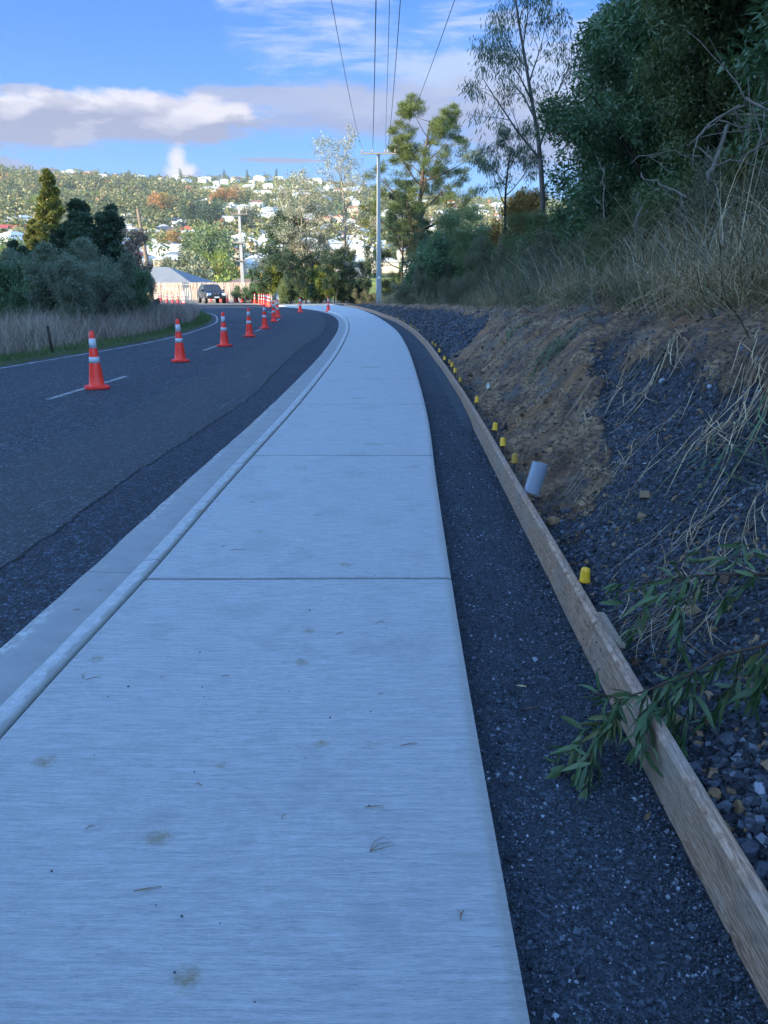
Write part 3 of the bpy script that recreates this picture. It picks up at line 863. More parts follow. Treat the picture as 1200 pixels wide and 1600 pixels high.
cones = [((152, 607), 'large traffic cone nearest the camera, standing on the first centre dash'),
         ((282, 565), 'traffic cone second from the camera, left of the centre line'),
         ((351, 541), 'traffic cone at the far end of the second centre dash'),
         ((390, 526), 'traffic cone fourth along the centre line from the camera'),
         ((414, 513.5), 'traffic cone fifth along the line, beside a painted dash'),
         ((428, 503), 'traffic cone sixth along the line, overlapping the one behind'),
         ((434, 496.5), 'traffic cone seventh along the line, half hidden behind the sixth'),
         ((469, 488), 'lone traffic cone on the dark seal, right of the centre line'),
         ((513, 487.5), 'lone traffic cone on the kerb channel before the concrete path'),
         ((421.5, 479.5), 'traffic cone nearest in the tight row running back to the orange barrier'),
         ((419, 478), 'traffic cone second in the tight row running back to the orange barrier'),
         ((416.4, 477), 'traffic cone third in the tight row running back to the orange barrier'),
         ((413, 476.3), 'traffic cone fourth in the tight row running back to the orange barrier'),
         ((409.5, 475.6), 'traffic cone fifth in the tight row running back to the orange barrier'),
         ((405.5, 474.8), 'traffic cone sixth in the tight row running back to the orange barrier'),
         ((398.6, 473.8), 'traffic cone right beside the orange barrier on its near side'),
         ((393.3, 472.8), 'pale traffic cone on the left of the orange barrier'),
         ((379, 472), 'traffic cone alone between the dark drum and the orange barrier'),
         ((355.4, 472.6), 'traffic cone beside the front wheel of the dark car'),
         ((344.8, 471.8), 'traffic cone behind the front bumper of the dark car'),
         ((329.5, 471.5), 'traffic cone seen under the side of the dark car'),
         ((278, 474), 'traffic cone right-hand of the four by the paling fence'),
         ((270.5, 474.7), 'traffic cone leaning slightly, second from right by the paling fence'),
         ((261.2, 473.7), 'traffic cone third from right by the paling fence'),
         ((251.3, 471.8), 'traffic cone at the left end by the dark branch'),
         ((248.4, 472.2), 'traffic cone half behind the leftmost pair by the dark branch')]
c0 = make_cone()
random.seed(8)
for k, ((px, py), lab) in enumerate(cones):
    o = c0 if k == 0 else copy_tree(c0)
    p = P(px, py, .0); o.location = (p.x, p.y, .006 + (.02 if k == 8 else 0)); o.rotation_euler = (0, 0, R(27) if k == 0 else random.uniform(0, 1.5))
    tag(o, lab, 'traffic cone', 'orange traffic cones set out along the road')
    if 'leaning' in lab: o.rotation_euler = (0, R(-6), .4)
    if k == 8: o.location.z = .012

# dark drum, barrier, marker board, traffic signal
p = P(369, 472.5)
q = MB(); q.lathe([(.26, 0), (.27, .05), (.24, .3), (.25, .34), (.22, .7), (.23, .74), (.19, .78)], n=20)
r = empty('drum', p, 0, 'squat dark red plastic drum standing between car and barrier', 'drum')
q.build('drum_body', plain('drum_red', (.30, .025, .02), .5), r, True); MB().lathe([(.232, .52), (.236, .52), (.228, .64), (.22, .64)], n=20).build('reflective_band', M['band'], r, True)
p = P(401, 472.3)
r = empty('barrier', p + Vector((0, 2.2, 0)), R(8), 'pale orange water-filled barrier behind the row of cones', 'barrier')
q = MB(); q.box((0, 0, .12), (1.9, .5, .24), taper=1); q.box((0, 0, .58), (1.86, .36, .68), taper=.82); q.box((0, 0, .97), (1.5, .16, .10))
q.build('barrier_body', plain('barrier_orange', (.80, .28, .14), .5, .2, 5), r, bevel=.03)
q = MB(); q.box((0, -.185, .62), (1.5, .02, .22)); q.build('white_panel', plain('white_panel', (.72, .72, .70), .5), r)
p = P(286.4, 474.6)
r = empty('marker_post', p, 0, 'white and red hazard marker board on a small red foot by the fence cones', 'marker board')
MB().box((0, 0, .05), (.5, .4, .09)).build('base', M['cone_base'], r, bevel=.01)
MB().box((0, 0, .58), (.26, .035, .96)).build('board', plain('marker_white', (.78, .78, .8), .4), r, bevel=.005)
for z in (.28, .62): MB().box((0, -.021, z), (.25, .006, .10), ry=R(25)).build('stripe', M['cone_base'], r)
p = P(400.5, 471) + Vector((0, 4.5, 0))
r = empty('portable_signal', p, R(6), 'yellow portable traffic light mast with white panel on top, behind the barrier', 'traffic light')
M['yel'] = plain('signal_yellow', (.75, .38, .02), .45); M['blk'] = plain('matt_black', (.02, .02, .022), .6)
q = MB(); q.box((0, 0, .22), (.9, .7, .44)); q.build('battery_box', M['yel'], r, bevel=.03)
MB().tube([(0, 0, .4), (0, 0, 3.0)], .05, 10).build('mast', M['yel'], r, True)
q = MB(); q.box((.0, -.12, 1.75), (.42, .22, .95)); q.build('signal_head', M['yel'], r, bevel=.03)
for z, nm, cl_ in ((2.05, 'red_lens', (.12, .01, .01)), (1.75, 'amber_lens', (.2, .08, .01)), (1.45, 'green_lens', (.01, .08, .03))):
    q = MB(); q.tube([(0, -.27, z), (0, -.225, z)], .10, 14); q.build('signal_lens', plain(nm, cl_, .2), r)
q = MB(); q.box((.18, 0, 3.02), (.85, .5, .05), rx=R(20)); q.build('solar_panel', plain('panel_white', (.6, .62, .66), .3), r)

# ------------------------------------------------------------------ power poles and lines
M['pole'] = plain('pole_concrete', (.25, .25, .245), .8, .22, 2.5, bmp=.01)
M['arm'] = plain('crossarm_timber', (.20, .17, .14), .8, .3, 6)
M['ins'] = plain('insulator', (.22, .16, .12), .3, .1)
M['wire'] = plain('wire', (.02, .02, .022), .6, .1)
PX, PY = -.42, 64.75


def concrete_pole(loc, H, w0, w1, arms, label, rz=0, shape=(1, .30), turn=0):
    r = empty('power_pole', loc, rz, label, 'power pole')
    n = 14; vs = []; fs = []
    for i in range(n + 1):
        z = H * i / n; w = w0 + (w1 - w0) * i / n; a = w * shape[0] / 2; b = w * shape[1] / 2; c = .06 * w; ct, sn = math.cos(turn), math.sin(turn)
        for x, y in ((-a + c, -b), (a - c, -b), (a, -b + c), (a, b - c), (a - c, b), (-a + c, b), (-a, b - c), (-a, -b + c)): vs.append((x * ct - y * sn, x * sn + y * ct, z - (.6 if i == 0 else 0)))
    for i in range(n):
        for k in range(8): fs.append((i * 8 + k, i * 8 + (k + 1) % 8, i * 8 + 8 + (k + 1) % 8, i * 8 + 8 + k))
    fs.append(tuple(range(n * 8, n * 8 + 8)))
    MB().add(vs, fs).build('pole_shaft', M['pole'], r)
    for z, L, ins in arms:
        a = MB().box((0, -.26, z), (L, .09, .10)).build('crossarm', M['arm'], r, bevel=.008)
        for x in ins:
            q = MB(); q.lathe([(.02, 0), (.05, .03), (.07, .06), (.045, .09), (.06, .13), (.03, .18), (.035, .24), (.02, .26)], c=(x, -.26, z + .07), n=12); q.build('insulator', M['ins'], a, True)
    return r


ph = 11.45
r = concrete_pole((PX, PY, 0), ph, .50, .28, [(ph - .12, 2.75, (-1.25, -.45, .5, .72, 1.28))], 'tall tapered grey concrete power pole standing on the gravel beside the path', turn=R(40))
MB().tube([(-.17, -.19, .0), (-.17, -.19, 2.6)], .028, 8).build('cable_guard', M['pvc'], r, True)
MB().box((0, -.2, 2.2), (.14, .01, .2)).build('number_plate', plain('plate', (.55, .56, .5), .5), r)
wires = [(-1.25, -1.45, 8.6, .010, 'thin power line on the far left, running overhead from the crossarm end'),
         (-.45, -.22, 9.1, .016, 'thick dark power line second from the left, running overhead'),
         (.5, .16, 9.0, .009, 'faint thin power line in the middle of the five overhead'),
         (.72, .46, 8.8, .012, 'dark power line fourth from the left, running overhead'),
         (1.28, 1.95, 8.7, .010, 'thin power line on the far right, running overhead from the crossarm end')]
for x0, x1, zm, rad, lab in wires:
    pts = []
    for i in range(41):
        f = i / 40; y = PY - .26 - f * 95
        x = PX + x0 + (x1 - (PX + x0)) * min(1.6, (PY - y) / 40)
        z = (ph + .2) + (10.9 - ph - .2) * f - (ph + .2 - zm + .6) * .62 * 4 * f * (1 - f)
        pts.append((x, y, z))
    o = MB().tube(pts, rad, 6).build('power_line', M['wire'], smooth=True); tag(o, lab, 'power line', 'power lines running overhead')

b = PD(379.5, 448, 96)
concrete_pole((b.x, b.y, -2.2), 1.6 + 96 * .0935 + 2.2, .50, .26, [(1.6 + 96 * .0935 + 1.2, 2.0, (-.9, .9)), (8.6, 1.7, (-.8, .8)), (6.6, 1.3, (-.6, .6))],
              'pale concrete power pole with three short crossarms beyond the car, against the hillside')
t0 = PD(215, 326, 88); t1 = PD(230, 412, 88)
r = empty('timber_pole', (t1.x, t1.y, t1.z - 3), 0, 'leaning brown timber pole rising behind the roadside trees', 'timber pole')
q = MB(); d_ = t0 - t1; q.tube([(-d_.x * .35, 0, -1), (0, 0, 3), tuple(d_ + Vector((0, 0, 3)))], [.26, .24, .17], 12); q.build('pole_shaft', mat_bark('old_pole', (.12, .09, .065), (.26, .20, .15)), r, True)

# ------------------------------------------------------------------ fence, houses beyond the bend
m, t = material('paling', .85, .2)
n = t.noise(t.mapping(t.geo, (6, 6, .5)), 2, 4); setc(t, t.mix(t.mrange(n, .35, .65), (.20, .15, .12), (.42, .34, .29))); M['paling'] = m
a = P(240, 469.2, -.0); 
r = empty('paling_fence', (0, 0, 0), 0, 'weathered timber paling fence behind the cones and the dark car', 'fence')
fa = Vector((-27.5, 91.0, 0)); fb = Vector((-12.4, 88.5, 0)); L = (fb - fa).length; dirf = (fb - fa) / L; rz = math.atan2(dirf.y, dirf.x)
q = MB(); k = 0; rr = random.Random(4); s_ = 0
while s_ < L:
    wd = rr.uniform(.13, .17); p = fa + dirf * s_ + Vector((0, .02 * (k % 2), 0))
    q.box((p.x, p.y, .95 + rr.uniform(-.03, .03)), (wd - .012, .022, 1.95), rz=rz + rr.uniform(-.03, .03), ry=rr.uniform(-.012, .012)); s_ += wd + rr.choice((.012, .02, .07)); k += 1
q.build('palings', M['paling'], r)
q = MB()
for z in (.35, 1.55): q.box(((fa.x + fb.x) / 2, (fa.y + fb.y) / 2 + .08, z), (L, .05, .09), rz=rz)
q.build('rail', M['paling'], r)
for i in range(8):
    p = fa + dirf * (L * i / 7); MB().box((p.x, p.y + .13, .85), (.10, .10, 1.8), rz=rz).build('post', M['paling'], r)

M['white'] = plain('white_wall', (.46, .45, .42), .7, .08, .5)
m, t = material('glass_dark', .12, .6); setc(t, t.mix(t.noise(t.geo, .4), (.02, .03, .04), (.07, .09, .12))); M['glass'] = m


def roof_mat(name, c, corr=True):
    m, t = material(name, .6, .35)
    x, y, z = t.sep(t.obj)
    s_ = t.math('SINE', t.math('MULTIPLY', x, 24)); n = t.noise(t.obj, .8, 5)
    setc(t, t.mix(n, tuple(v * .8 for v in c), tuple(min(1, v * 1.15) for v in c)))
    if corr: bump(t, s_, .4, .05)
    return m


def hip_house(name, loc, rz, Lx, Ly, hw, hr, over, wallm, roofm, label, cat='house', hip=True, group=None, detail=True):
    r = empty(name, loc, rz, label, cat, group)
    MB().box((0, 0, hw / 2 - 1.5), (Lx, Ly, hw + 3)).build('wall', wallm, r)
    a, b = Lx / 2 + over, Ly / 2 + over; k = max(0, a - b) if hip else a
    vs = [(-a, -b, hw), (a, -b, hw), (a, b, hw), (-a, b, hw), (-k, 0, hw + hr), (k, 0, hw + hr), (-a, -b, hw - .18), (a, -b, hw - .18), (a, b, hw - .18), (-a, b, hw - .18)]
    fs = [(0, 1, 5, 4), (2, 3, 4, 5), (1, 2, 5), (3, 0, 4), (6, 7, 1, 0), (7, 8, 2, 1), (8, 9, 3, 2), (9, 6, 0, 3), (9, 8, 7, 6)]
    rf = MB().add(vs, fs).build('roof', roofm, r)
    if detail:
        for sx in (-.3, .05, .33):
            w_ = MB().box((Lx * sx, -Ly / 2 - .02, hw * .58), (1.5, .06, 1.15)).build('window', M['white'], r)
            MB().box((Lx * sx, -Ly / 2 - .055, hw * .58), (1.32, .03, .98)).build('pane', M['glass'], w_)
        q = MB()
        q.box((0, -b - .04, hw - .10), (2 * a, .08, .12)); q.build('gutter', M['white'], rf)
    return r


M['roof_grey'] = roof_mat('roof_grey', (.17, .18, .19)); M['roof_pale'] = roof_mat('roof_pale', (.36, .36, .36)); M['roof_white'] = roof_mat('roof_white', (.55, .55, .54))
M['roof_red'] = roof_mat('roof_red', (.36, .07, .045)); M['roof_brown'] = roof_mat('roof_brown', (.20, .13, .10)); M['roof_dark'] = roof_mat('roof_dark', (.07, .08, .09)); M['roof_terra'] = roof_mat('roof_terra', (.32, .14, .08))
p = PD(255, 441, 104); hip_house('house', (p.x - 3.2, p.y + 1, -1.2), R(-8), 17, 9, 3.0, 2.1, .6, M['white'], M['roof_grey'], 'low white house with broad grey hipped roof behind the paling fence')
p = PD(372, 445, 112); hip_house('house', (p.x + 1, p.y, -1.6), R(12), 10, 8, 2.6, 1.5, .5, M['white'], M['roof_brown'], 'small house with brown roof behind the car and fence')
p = PD(-18, 425, 100); hip_house('house', (p.x, p.y, -1.5), R(-4), 13, 9, 3.6, 2.0, .5, M['white'], M['roof_grey'], 'house with grey roof at the left edge behind the shrubs')

# ------------------------------------------------------------------ dark off-road car facing the viewer
M['carpaint'] = plain('car_paint', (.028, .036, .055), .22, .1, 3, .3, spec=.6)
M['tyre'] = plain('tyre', (.018, .018, .018), .85); M['rim'] = plain('rim', (.42, .43, .45), .3, .1, 20, .8)
M['chrome'] = plain('chrome', (.6, .6, .62), .18, .05, 20, .9); M['lamp'] = plain('lamp_glass', (.75, .78, .8), .08, .05, 20, spec=.8)
p = P(325.5, 474.2)
car = empty('parked_car', (p.x, p.y + 1.5, 0), R(24), 'dark blue-grey off-road car parked facing the viewer in front of the paling fence', 'car')
# body: loft of half-widths and heights along the length; front is -y
L2 = 2.28
st = [(-L2, .50, .72, .78), (-L2 + .10, .44, .86, .88), (-L2 + .55, .42, 1.04, .92), (-1.0, .42, 1.10, .94), (0, .42, 1.08, .945), (1.2, .42, 1.10, .94), (2.05, .46, 1.06, .91), (2.28, .52, .98, .84)]
vs = []; fs = []
for y, zb, zt, wd in st:
    ring = [(-wd + .06, zb), (wd - .06, zb), (wd, zb + .10), (wd + .01, (zb + zt) / 2), (wd - .03, zt - .06), (wd - .12, zt), (-wd + .12, zt), (-wd + .03, zt - .06), (-wd - .01, (zb + zt) / 2), (-wd, zb + .10)]
    vs += [(x, y, z) for x, z in ring]
k = 10
for i in range(len(st) - 1):
    for j in range(k): fs.append((i * k + j, i * k + (j + 1) % k, (i + 1) * k + (j + 1) % k, (i + 1) * k + j))
fs.append(tuple(range(k))[::-1]); fs.append(tuple(range((len(st) - 1) * k, len(st) * k)))
body = MB().add(vs, fs).build('body', M['carpaint'], car, bevel=.02)
# cabin
cs = [(-1.02, 1.06, .80, 1.06), (-.42, 1.62, .66, 1.06), (-.2, 1.70, .64, 1.06), (1.4, 1.70, .64, 1.06), (1.95, 1.60, .64, 1.06), (2.18, 1.02, .78, 1.0)]
vs = []; fs = []
for y, zt, wt, zb in cs:
    vs += [(-.88, y, zb - .04), (.88, y, zb - .04), (wt + .02, y, zt - .05), (wt - .06, y, zt), (-wt + .06, y, zt), (-wt - .02, y, zt - .05)]
for i in range(5):
    for j in range(6): fs.append((i * 6 + j, i * 6 + (j + 1) % 6, i * 6 + 6 + (j + 1) % 6, i * 6 + 6 + j))
fs += [tuple(range(6))[::-1], tuple(range(30, 36))]
MB().add(vs, fs).build('roof', M['carpaint'], car, bevel=.015)
MB().add([(-.74, -.97, 1.12), (.74, -.97, 1.12), (.60, -.46, 1.60), (-.60, -.46, 1.60)], [(0, 1, 2, 3)]).build('windscreen', M['glass'], car)
for sx in (-1, 1):
    for y0, y1, y2, y3 in ((-.78, -.42, .28, .22), (.36, .32, 1.12, 1.12), (1.2, 1.2, 1.86, 1.72)):
        MB().add([(sx * .875, y0, 1.12), (sx * .875, y2, 1.12), (sx * .70, y3, 1.58), (sx * .70, y1, 1.58)], [(0, 1, 2, 3)]).build('side_window', M['glass'], car)
    MB().box((sx * 1.0, -.72, 1.16), (.22, .14, .16)).build('mirror', M['carpaint'], car, bevel=.03)
    MB().tube([(sx * .58, -.1, 1.72), (sx * .58, 0, 1.77), (sx * .58, 1.5, 1.77), (sx * .58, 1.6, 1.72)], .02, 8).build('roof_rail', M['chrome'], car, True)
    MB().box((sx * .66, -2.235, .82), (.36, .12, .20), rz=-sx * R(10)).build('headlight', M['lamp'], car, bevel=.03)
    MB().tube([(sx * .66, -2.31, .52), (sx * .66, -2.24, .52)], .065, 12).build('fog_lamp', M['lamp'], car)
    for y in (-1.45, 1.38):
        MB().tube([(sx * .885, y, .40), (sx * .955, y, .40)], .45, 26).build('wheel_arch', M['blk'], car)
        wh = MB().tube([(sx * .72, y, .36), (sx * .75, y, .36), (sx * .95, y, .36), (sx * .972, y, .36)], [.33, .365, .365, .33], 26).build('wheel', M['tyre'], car, True)
        q = MB(); q.tube([(sx * .955, y, .36), (sx * .982, y, .36)], .215, 22)
        for a_ in range(6):
            t_ = a_ * math.pi / 3; q.box((sx * .985, y + .11 * math.cos(t_), .36 + .11 * math.sin(t_)), (.012, .2, .045), rx=t_)
        q.build('rim', M['rim'], wh)
q = MB(); q.box((0, -2.265, .84), (.86, .05, .20)); gr = q.build('grille', M['blk'], car)
q = MB()
for x in (-.3, -.18, -.06, .06, .18, .3): q.box((x, -2.295, .84), (.03, .02, .17))
q.box((0, -2.296, .94), (.86, .02, .025)); q.build('grille_bar', M['chrome'], gr)
MB().box((0, -2.30, .54), (1.72, .14, .24)).build('bumper', M['blk'], car, bevel=.04)
MB().box((0, -2.385, .56), (.44, .012, .12)).build('number_plate', M['lamp'], car)

# ------------------------------------------------------------------ plants: generators
def rvec(rng, n):
    v = rng.standard_normal((n, 3)); return v / np.linalg.norm(v, axis=1)[:, None]


def leaf_quads(P0, D, size, aspect, rng, var=.35):
    """rhombic leaves starting at P0 along D"""
    n = len(P0); L = size * (1 + var * rng.standard_normal(n)).clip(.4, 2)[:, None]
    D = D / np.linalg.norm(D, axis=1)[:, None]
    s = np.cross(D, rvec(rng, n)); s /= np.linalg.norm(s, axis=1)[:, None] + 1e-9
    W = L * aspect; nn = np.cross(D, s)
    V = np.stack([P0, P0 + D * L * .45 + s * W * .5 + nn * L * .04, P0 + D * L, P0 + D * L * .45 - s * W * .5 + nn * L * .04], 1)
    F = np.arange(n * 4).reshape(n, 4)
    return V.reshape(-1, 3), F


def limb(rng, p, d, L, n, wander, trop):
    pts = [np.array(p, float)]; d = np.array(d, float); ds = [d]
    for i in range(n):
        d = d + wander * rng.standard_normal(3) + np.array([0, 0, trop]); d /= np.linalg.norm(d)
        pts.append(pts[-1] + d * L / n); ds.append(d)
    return np.array(pts), np.array(ds)


def skeleton(seed, H, r0, levels, wander=.06, lean=(0, 0), trunks=1, top=.25, spread=.5):
    """levels: list of (count, start, length fraction, angle degrees, tropism). Returns MB of wood and tips"""
    rng = np.random.default_rng(seed); q = MB(); tips = []
    def rec(pts, ds, L, r, lv):
        q.tube(pts, [r * (1 - (1 - top) * i / (len(pts) - 1)) for i in range(len(pts))], 9 if lv == 0 else (6 if lv == 1 else 4), caps=False)
        if lv >= len(levels):
            for f in np.linspace(.25, 1, 4):
                x = f * (len(pts) - 1); i = min(int(x), len(pts) - 2); tips.append(np.r_[pts[i] + (pts[i + 1] - pts[i]) * (x - i), ds[i]])
            return
        cnt, start, lf, ang, trop = levels[lv][:5]; tpr = levels[lv][5] if len(levels[lv]) > 5 else .45
        a0 = rng.uniform(0, 6.28)
        for k in range(cnt):
            f = start + (1 - start) * (k + rng.uniform(.2, .9)) / cnt
            x = f * (len(pts) - 1); i = min(int(x), len(pts) - 2); p = pts[i] + (pts[i + 1] - pts[i]) * (x - i); d = ds[i]
            a = a0 + k * 2.4 + rng.uniform(-.4, .4)
            u = np.cross(d, [.3, .2, 1.0]); u /= np.linalg.norm(u); v = np.cross(d, u)
            th = R(ang) * rng.uniform(.75, 1.2)
            cd_ = d * math.cos(th) + (u * math.cos(a) + v * math.sin(a)) * math.sin(th)
            l2 = L * lf * (1 - tpr * (f - start) / (1.001 - start)) * rng.uniform(.8, 1.15)
            rr_ = r * (1 - (1 - top) * f) * .55
            pp, dd = limb(rng, p, cd_, l2, 5, wander * 1.6, trop)
            rec(pp, dd, l2, rr_, lv + 1)
    for k in range(trunks):
        if trunks == 1: d0 = np.array([lean[0], lean[1], 1.0]); p0 = (0, 0, -.25)
        else:
            a = k * 6.28 / trunks + rng.uniform(-.5, .5); d0 = np.array([math.cos(a) * spread, math.sin(a) * spread, 1.0]); p0 = (.12 * math.cos(a), .12 * math.sin(a), -.2)
        d0 /= np.linalg.norm(d0)
        hh = H * (1 if trunks == 1 else rng.uniform(.7, 1))
        pts, ds = limb(rng, p0, d0, hh, 9, wander, .03)
        rec(pts, ds, hh, r0 if trunks == 1 else r0 * .6, 0)
    return q, np.array(tips), rng


def make_plant(name, seed, H, r0, levels, leafm, bark, n_per, clump, size, aspect, up=.0, out=.4, wander=.06, lean=(0, 0), trunks=1, spread=.5, flat=1.0, needles=False, vlo=0, vhi=1, top=.25, keep=1.0):
    r = empty(name)
    q, tips, rng = skeleton(seed, H, r0, levels, wander, lean, trunks, top, spread)
    q.build('trunk', bark, r, True)
    if keep < 1: tips = tips[rng.random(len(tips)) < keep]
    n = len(tips) * n_per
    c = np.repeat(tips[:, :3], n_per, 0); d = np.repeat(tips[:, 3:], n_per, 0)
    if needles:
        dirs = rvec(rng, n) + d * .5 + np.array([0, 0, up]); off = rvec(rng, n) * (rng.random(n) ** .5)[:, None] * clump
        off[:, 2] *= flat; P0 = c + off
    else:
        off = rvec(rng, n) * (rng.random(n) ** .45)[:, None] * clump; off[:, 2] *= flat
        P0 = c + off; dirs = off / clump * out + rvec(rng, n) * .6 + np.array([0, 0, up])
    V, F = leaf_quads(P0, dirs, size, aspect, rng)
    cv = np.repeat(rng.random(len(tips)), n_per); v = (cv * .5 + rng.random(n) * .5) * (vhi - vlo) + vlo
    npmesh('crown', V, F, leafm, r, attr=v)
    return r


def plant_at(src, x, y, z, rz=0, s=1.0, label=None, cat='tree', group=None, first=[], tilt=(0, 0), sz=1):
    if src.get('_used'): o = copy_tree(src)
    else: o = src; src['_used'] = 1
    o.location = (x, y, z); o.rotation_euler = (tilt[0], tilt[1], rz); o.scale = (s, s, s * sz)
    for k_ in ('label', 'category', 'group'):
        if k_ in o: del o[k_]
    tag(o, label, cat, group)
    return o


# leaf colours (as the leaves are, in albedo)
LM = {}
LM['bush'] = mat_leaf('leaf_bush', [(.038, .072, .036), (.072, .130, .062), (.115, .185, .095), (.20, .27, .16)])
LM['olive'] = mat_leaf('leaf_olive', [(.050, .074, .030), (.098, .130, .050), (.15, .185, .078), (.23, .24, .12)])
LM['gum'] = mat_leaf('leaf_gum', [(.042, .066, .040), (.070, .10, .06), (.11, .145, .09), (.16, .20, .13)])
LM['palegum'] = mat_leaf('leaf_palegum', [(.13, .135, .09), (.21, .215, .15), (.30, .30, .22), (.42, .41, .32)], .15)
LM['pine'] = mat_leaf('leaf_pine', [(.035, .060, .018), (.07, .10, .025), (.12, .15, .035), (.19, .20, .06)], .15)
LM['darkcon'] = mat_leaf('leaf_darkcon', [(.016, .034, .019), (.028, .054, .028), (.044, .076, .038), (.07, .105, .05)], .1)
LM['goldcon'] = mat_leaf('leaf_goldcon', [(.035, .050, .014), (.085, .10, .020), (.17, .165, .028), (.30, .26, .05)], .15)
LM['russet'] = mat_leaf('leaf_russet', [(.09, .05, .03), (.16, .10, .07), (.27, .20, .15), (.36, .30, .25)], .2)
LM['rust'] = mat_leaf('leaf_rust', [(.10, .10, .02), (.20, .15, .03), (.34, .16, .05), (.42, .12, .06)], .25)
LM['yellow'] = mat_leaf('leaf_yellow', [(.06, .09, .018), (.13, .17, .03), (.24, .26, .05), (.34, .34, .09)], .25)
LM['scrub'] = mat_leaf('leaf_scrub', [(.060, .066, .040), (.115, .125, .074), (.18, .18, .11), (.28, .26, .17)], .15)
LM['greyshrub'] = mat_leaf('leaf_greyshrub', [(.065, .085, .055), (.11, .14, .095), (.17, .20, .14), (.26, .28, .20)], .2)
LM['flax'] = mat_leaf('leaf_flax', [(.035, .06, .025), (.06, .11, .04), (.10, .16, .06), (.16, .20, .09)], .2, .4)
LM['twig'] = M['twig']

# ---- big trees above the bank
BL = [(9, .25, .42, 55, .05), (7, .25, .5, 50, .02), (6, .3, .5, 50, 0)]
tA = make_plant('broadleaf_tree', 11, 7.6, .16, BL, LM['bush'], M['bark_dark'], 17, .40, .125, .38, up=-.1, wander=.09, trunks=2, spread=.25)
tB = make_plant('broadleaf_tree', 12, 6.2, .14, [(11, .12, .42, 62, .03), (7, .2, .5, 50, 0), (6, .3, .5, 50, 0)], LM['bush'], M['bark_dark'], 17, .40, .12, .36, up=-.15, wander=.10, trunks=3, spread=.4)
tC = make_plant('broadleaf_tree', 13, 6.8, .13, [(12, .10, .40, 60, .03), (7, .2, .5, 50, 0), (6, .3, .5, 50, 0)], LM['olive'], M['bark_dark'], 17, .38, .105, .34, up=-.1, wander=.10, trunks=2, spread=.35)
G = 'tall trees above the cut bank'
big = [(tA, 9.9, 26.0, 1.20, 0, 'tall dark broadleaf tree at the left end of the wood above the bank'),
       (tB, 8.1, 20.5, 1.22, 1.2, 'dense broad-leaved tree right of the slender gum, low branches to the grass'),
       (tA, 10.2, 21, 1.45, 2.2, 'tallest dark broadleaf tree, its top cut by the upper edge of the photo'),
       (tC, 8.3, 16.2, 1.20, .4, 'olive-leaved tree standing in the middle of the wood above the bank'),
       (tB, 10.3, 16.6, 1.35, 3.0, 'dark leafy tree deep in the wood behind the olive-leaved one'),
       (tB, 7.5, 11.8, 1.08, 4.1, 'bushy dark green tree behind the fallen bare branches'),
       (tA, 9.6, 12.4, 1.25, .9, 'tall dark tree behind the bare branches at the upper right'),
       (tC, 7.9, 8.8, .95, 5.0, 'olive-green tree at the right edge above the tall dry grass'),
       (tA, 10.5, 9.0, 1.1, 3.6, 'dark tree farthest right in the wood'),
       (tB, 12.6, 13.5, 1.4, 2.0, 'shaded tree at the back right of the wood'),
       (tC, 12.5, 19.5, 1.5, 1.0, 'shaded tree at the back middle of the wood'),
       (tB, 8.0, 23.8, .80, 2.6, 'low-branched dark tree filling the left end of the wood'),
       (tC, 6.6, 14.2, .62, 1.7, 'young olive-leaved tree at the edge of the wood behind the upright stick'),
       (tB, 6.5, 17.8, .70, 5.2, 'young dark tree at the front of the wood beneath the tall ones'),
       (tB, 12.8, 27.5, 1.5, .2, 'dark tree at the back left of the wood')]
for src, x, y, s, rz, lab in big:
    plant_at(src, x, y, float(bank_z(x, y, False)) - .1, rz, s, lab, 'tree', G)
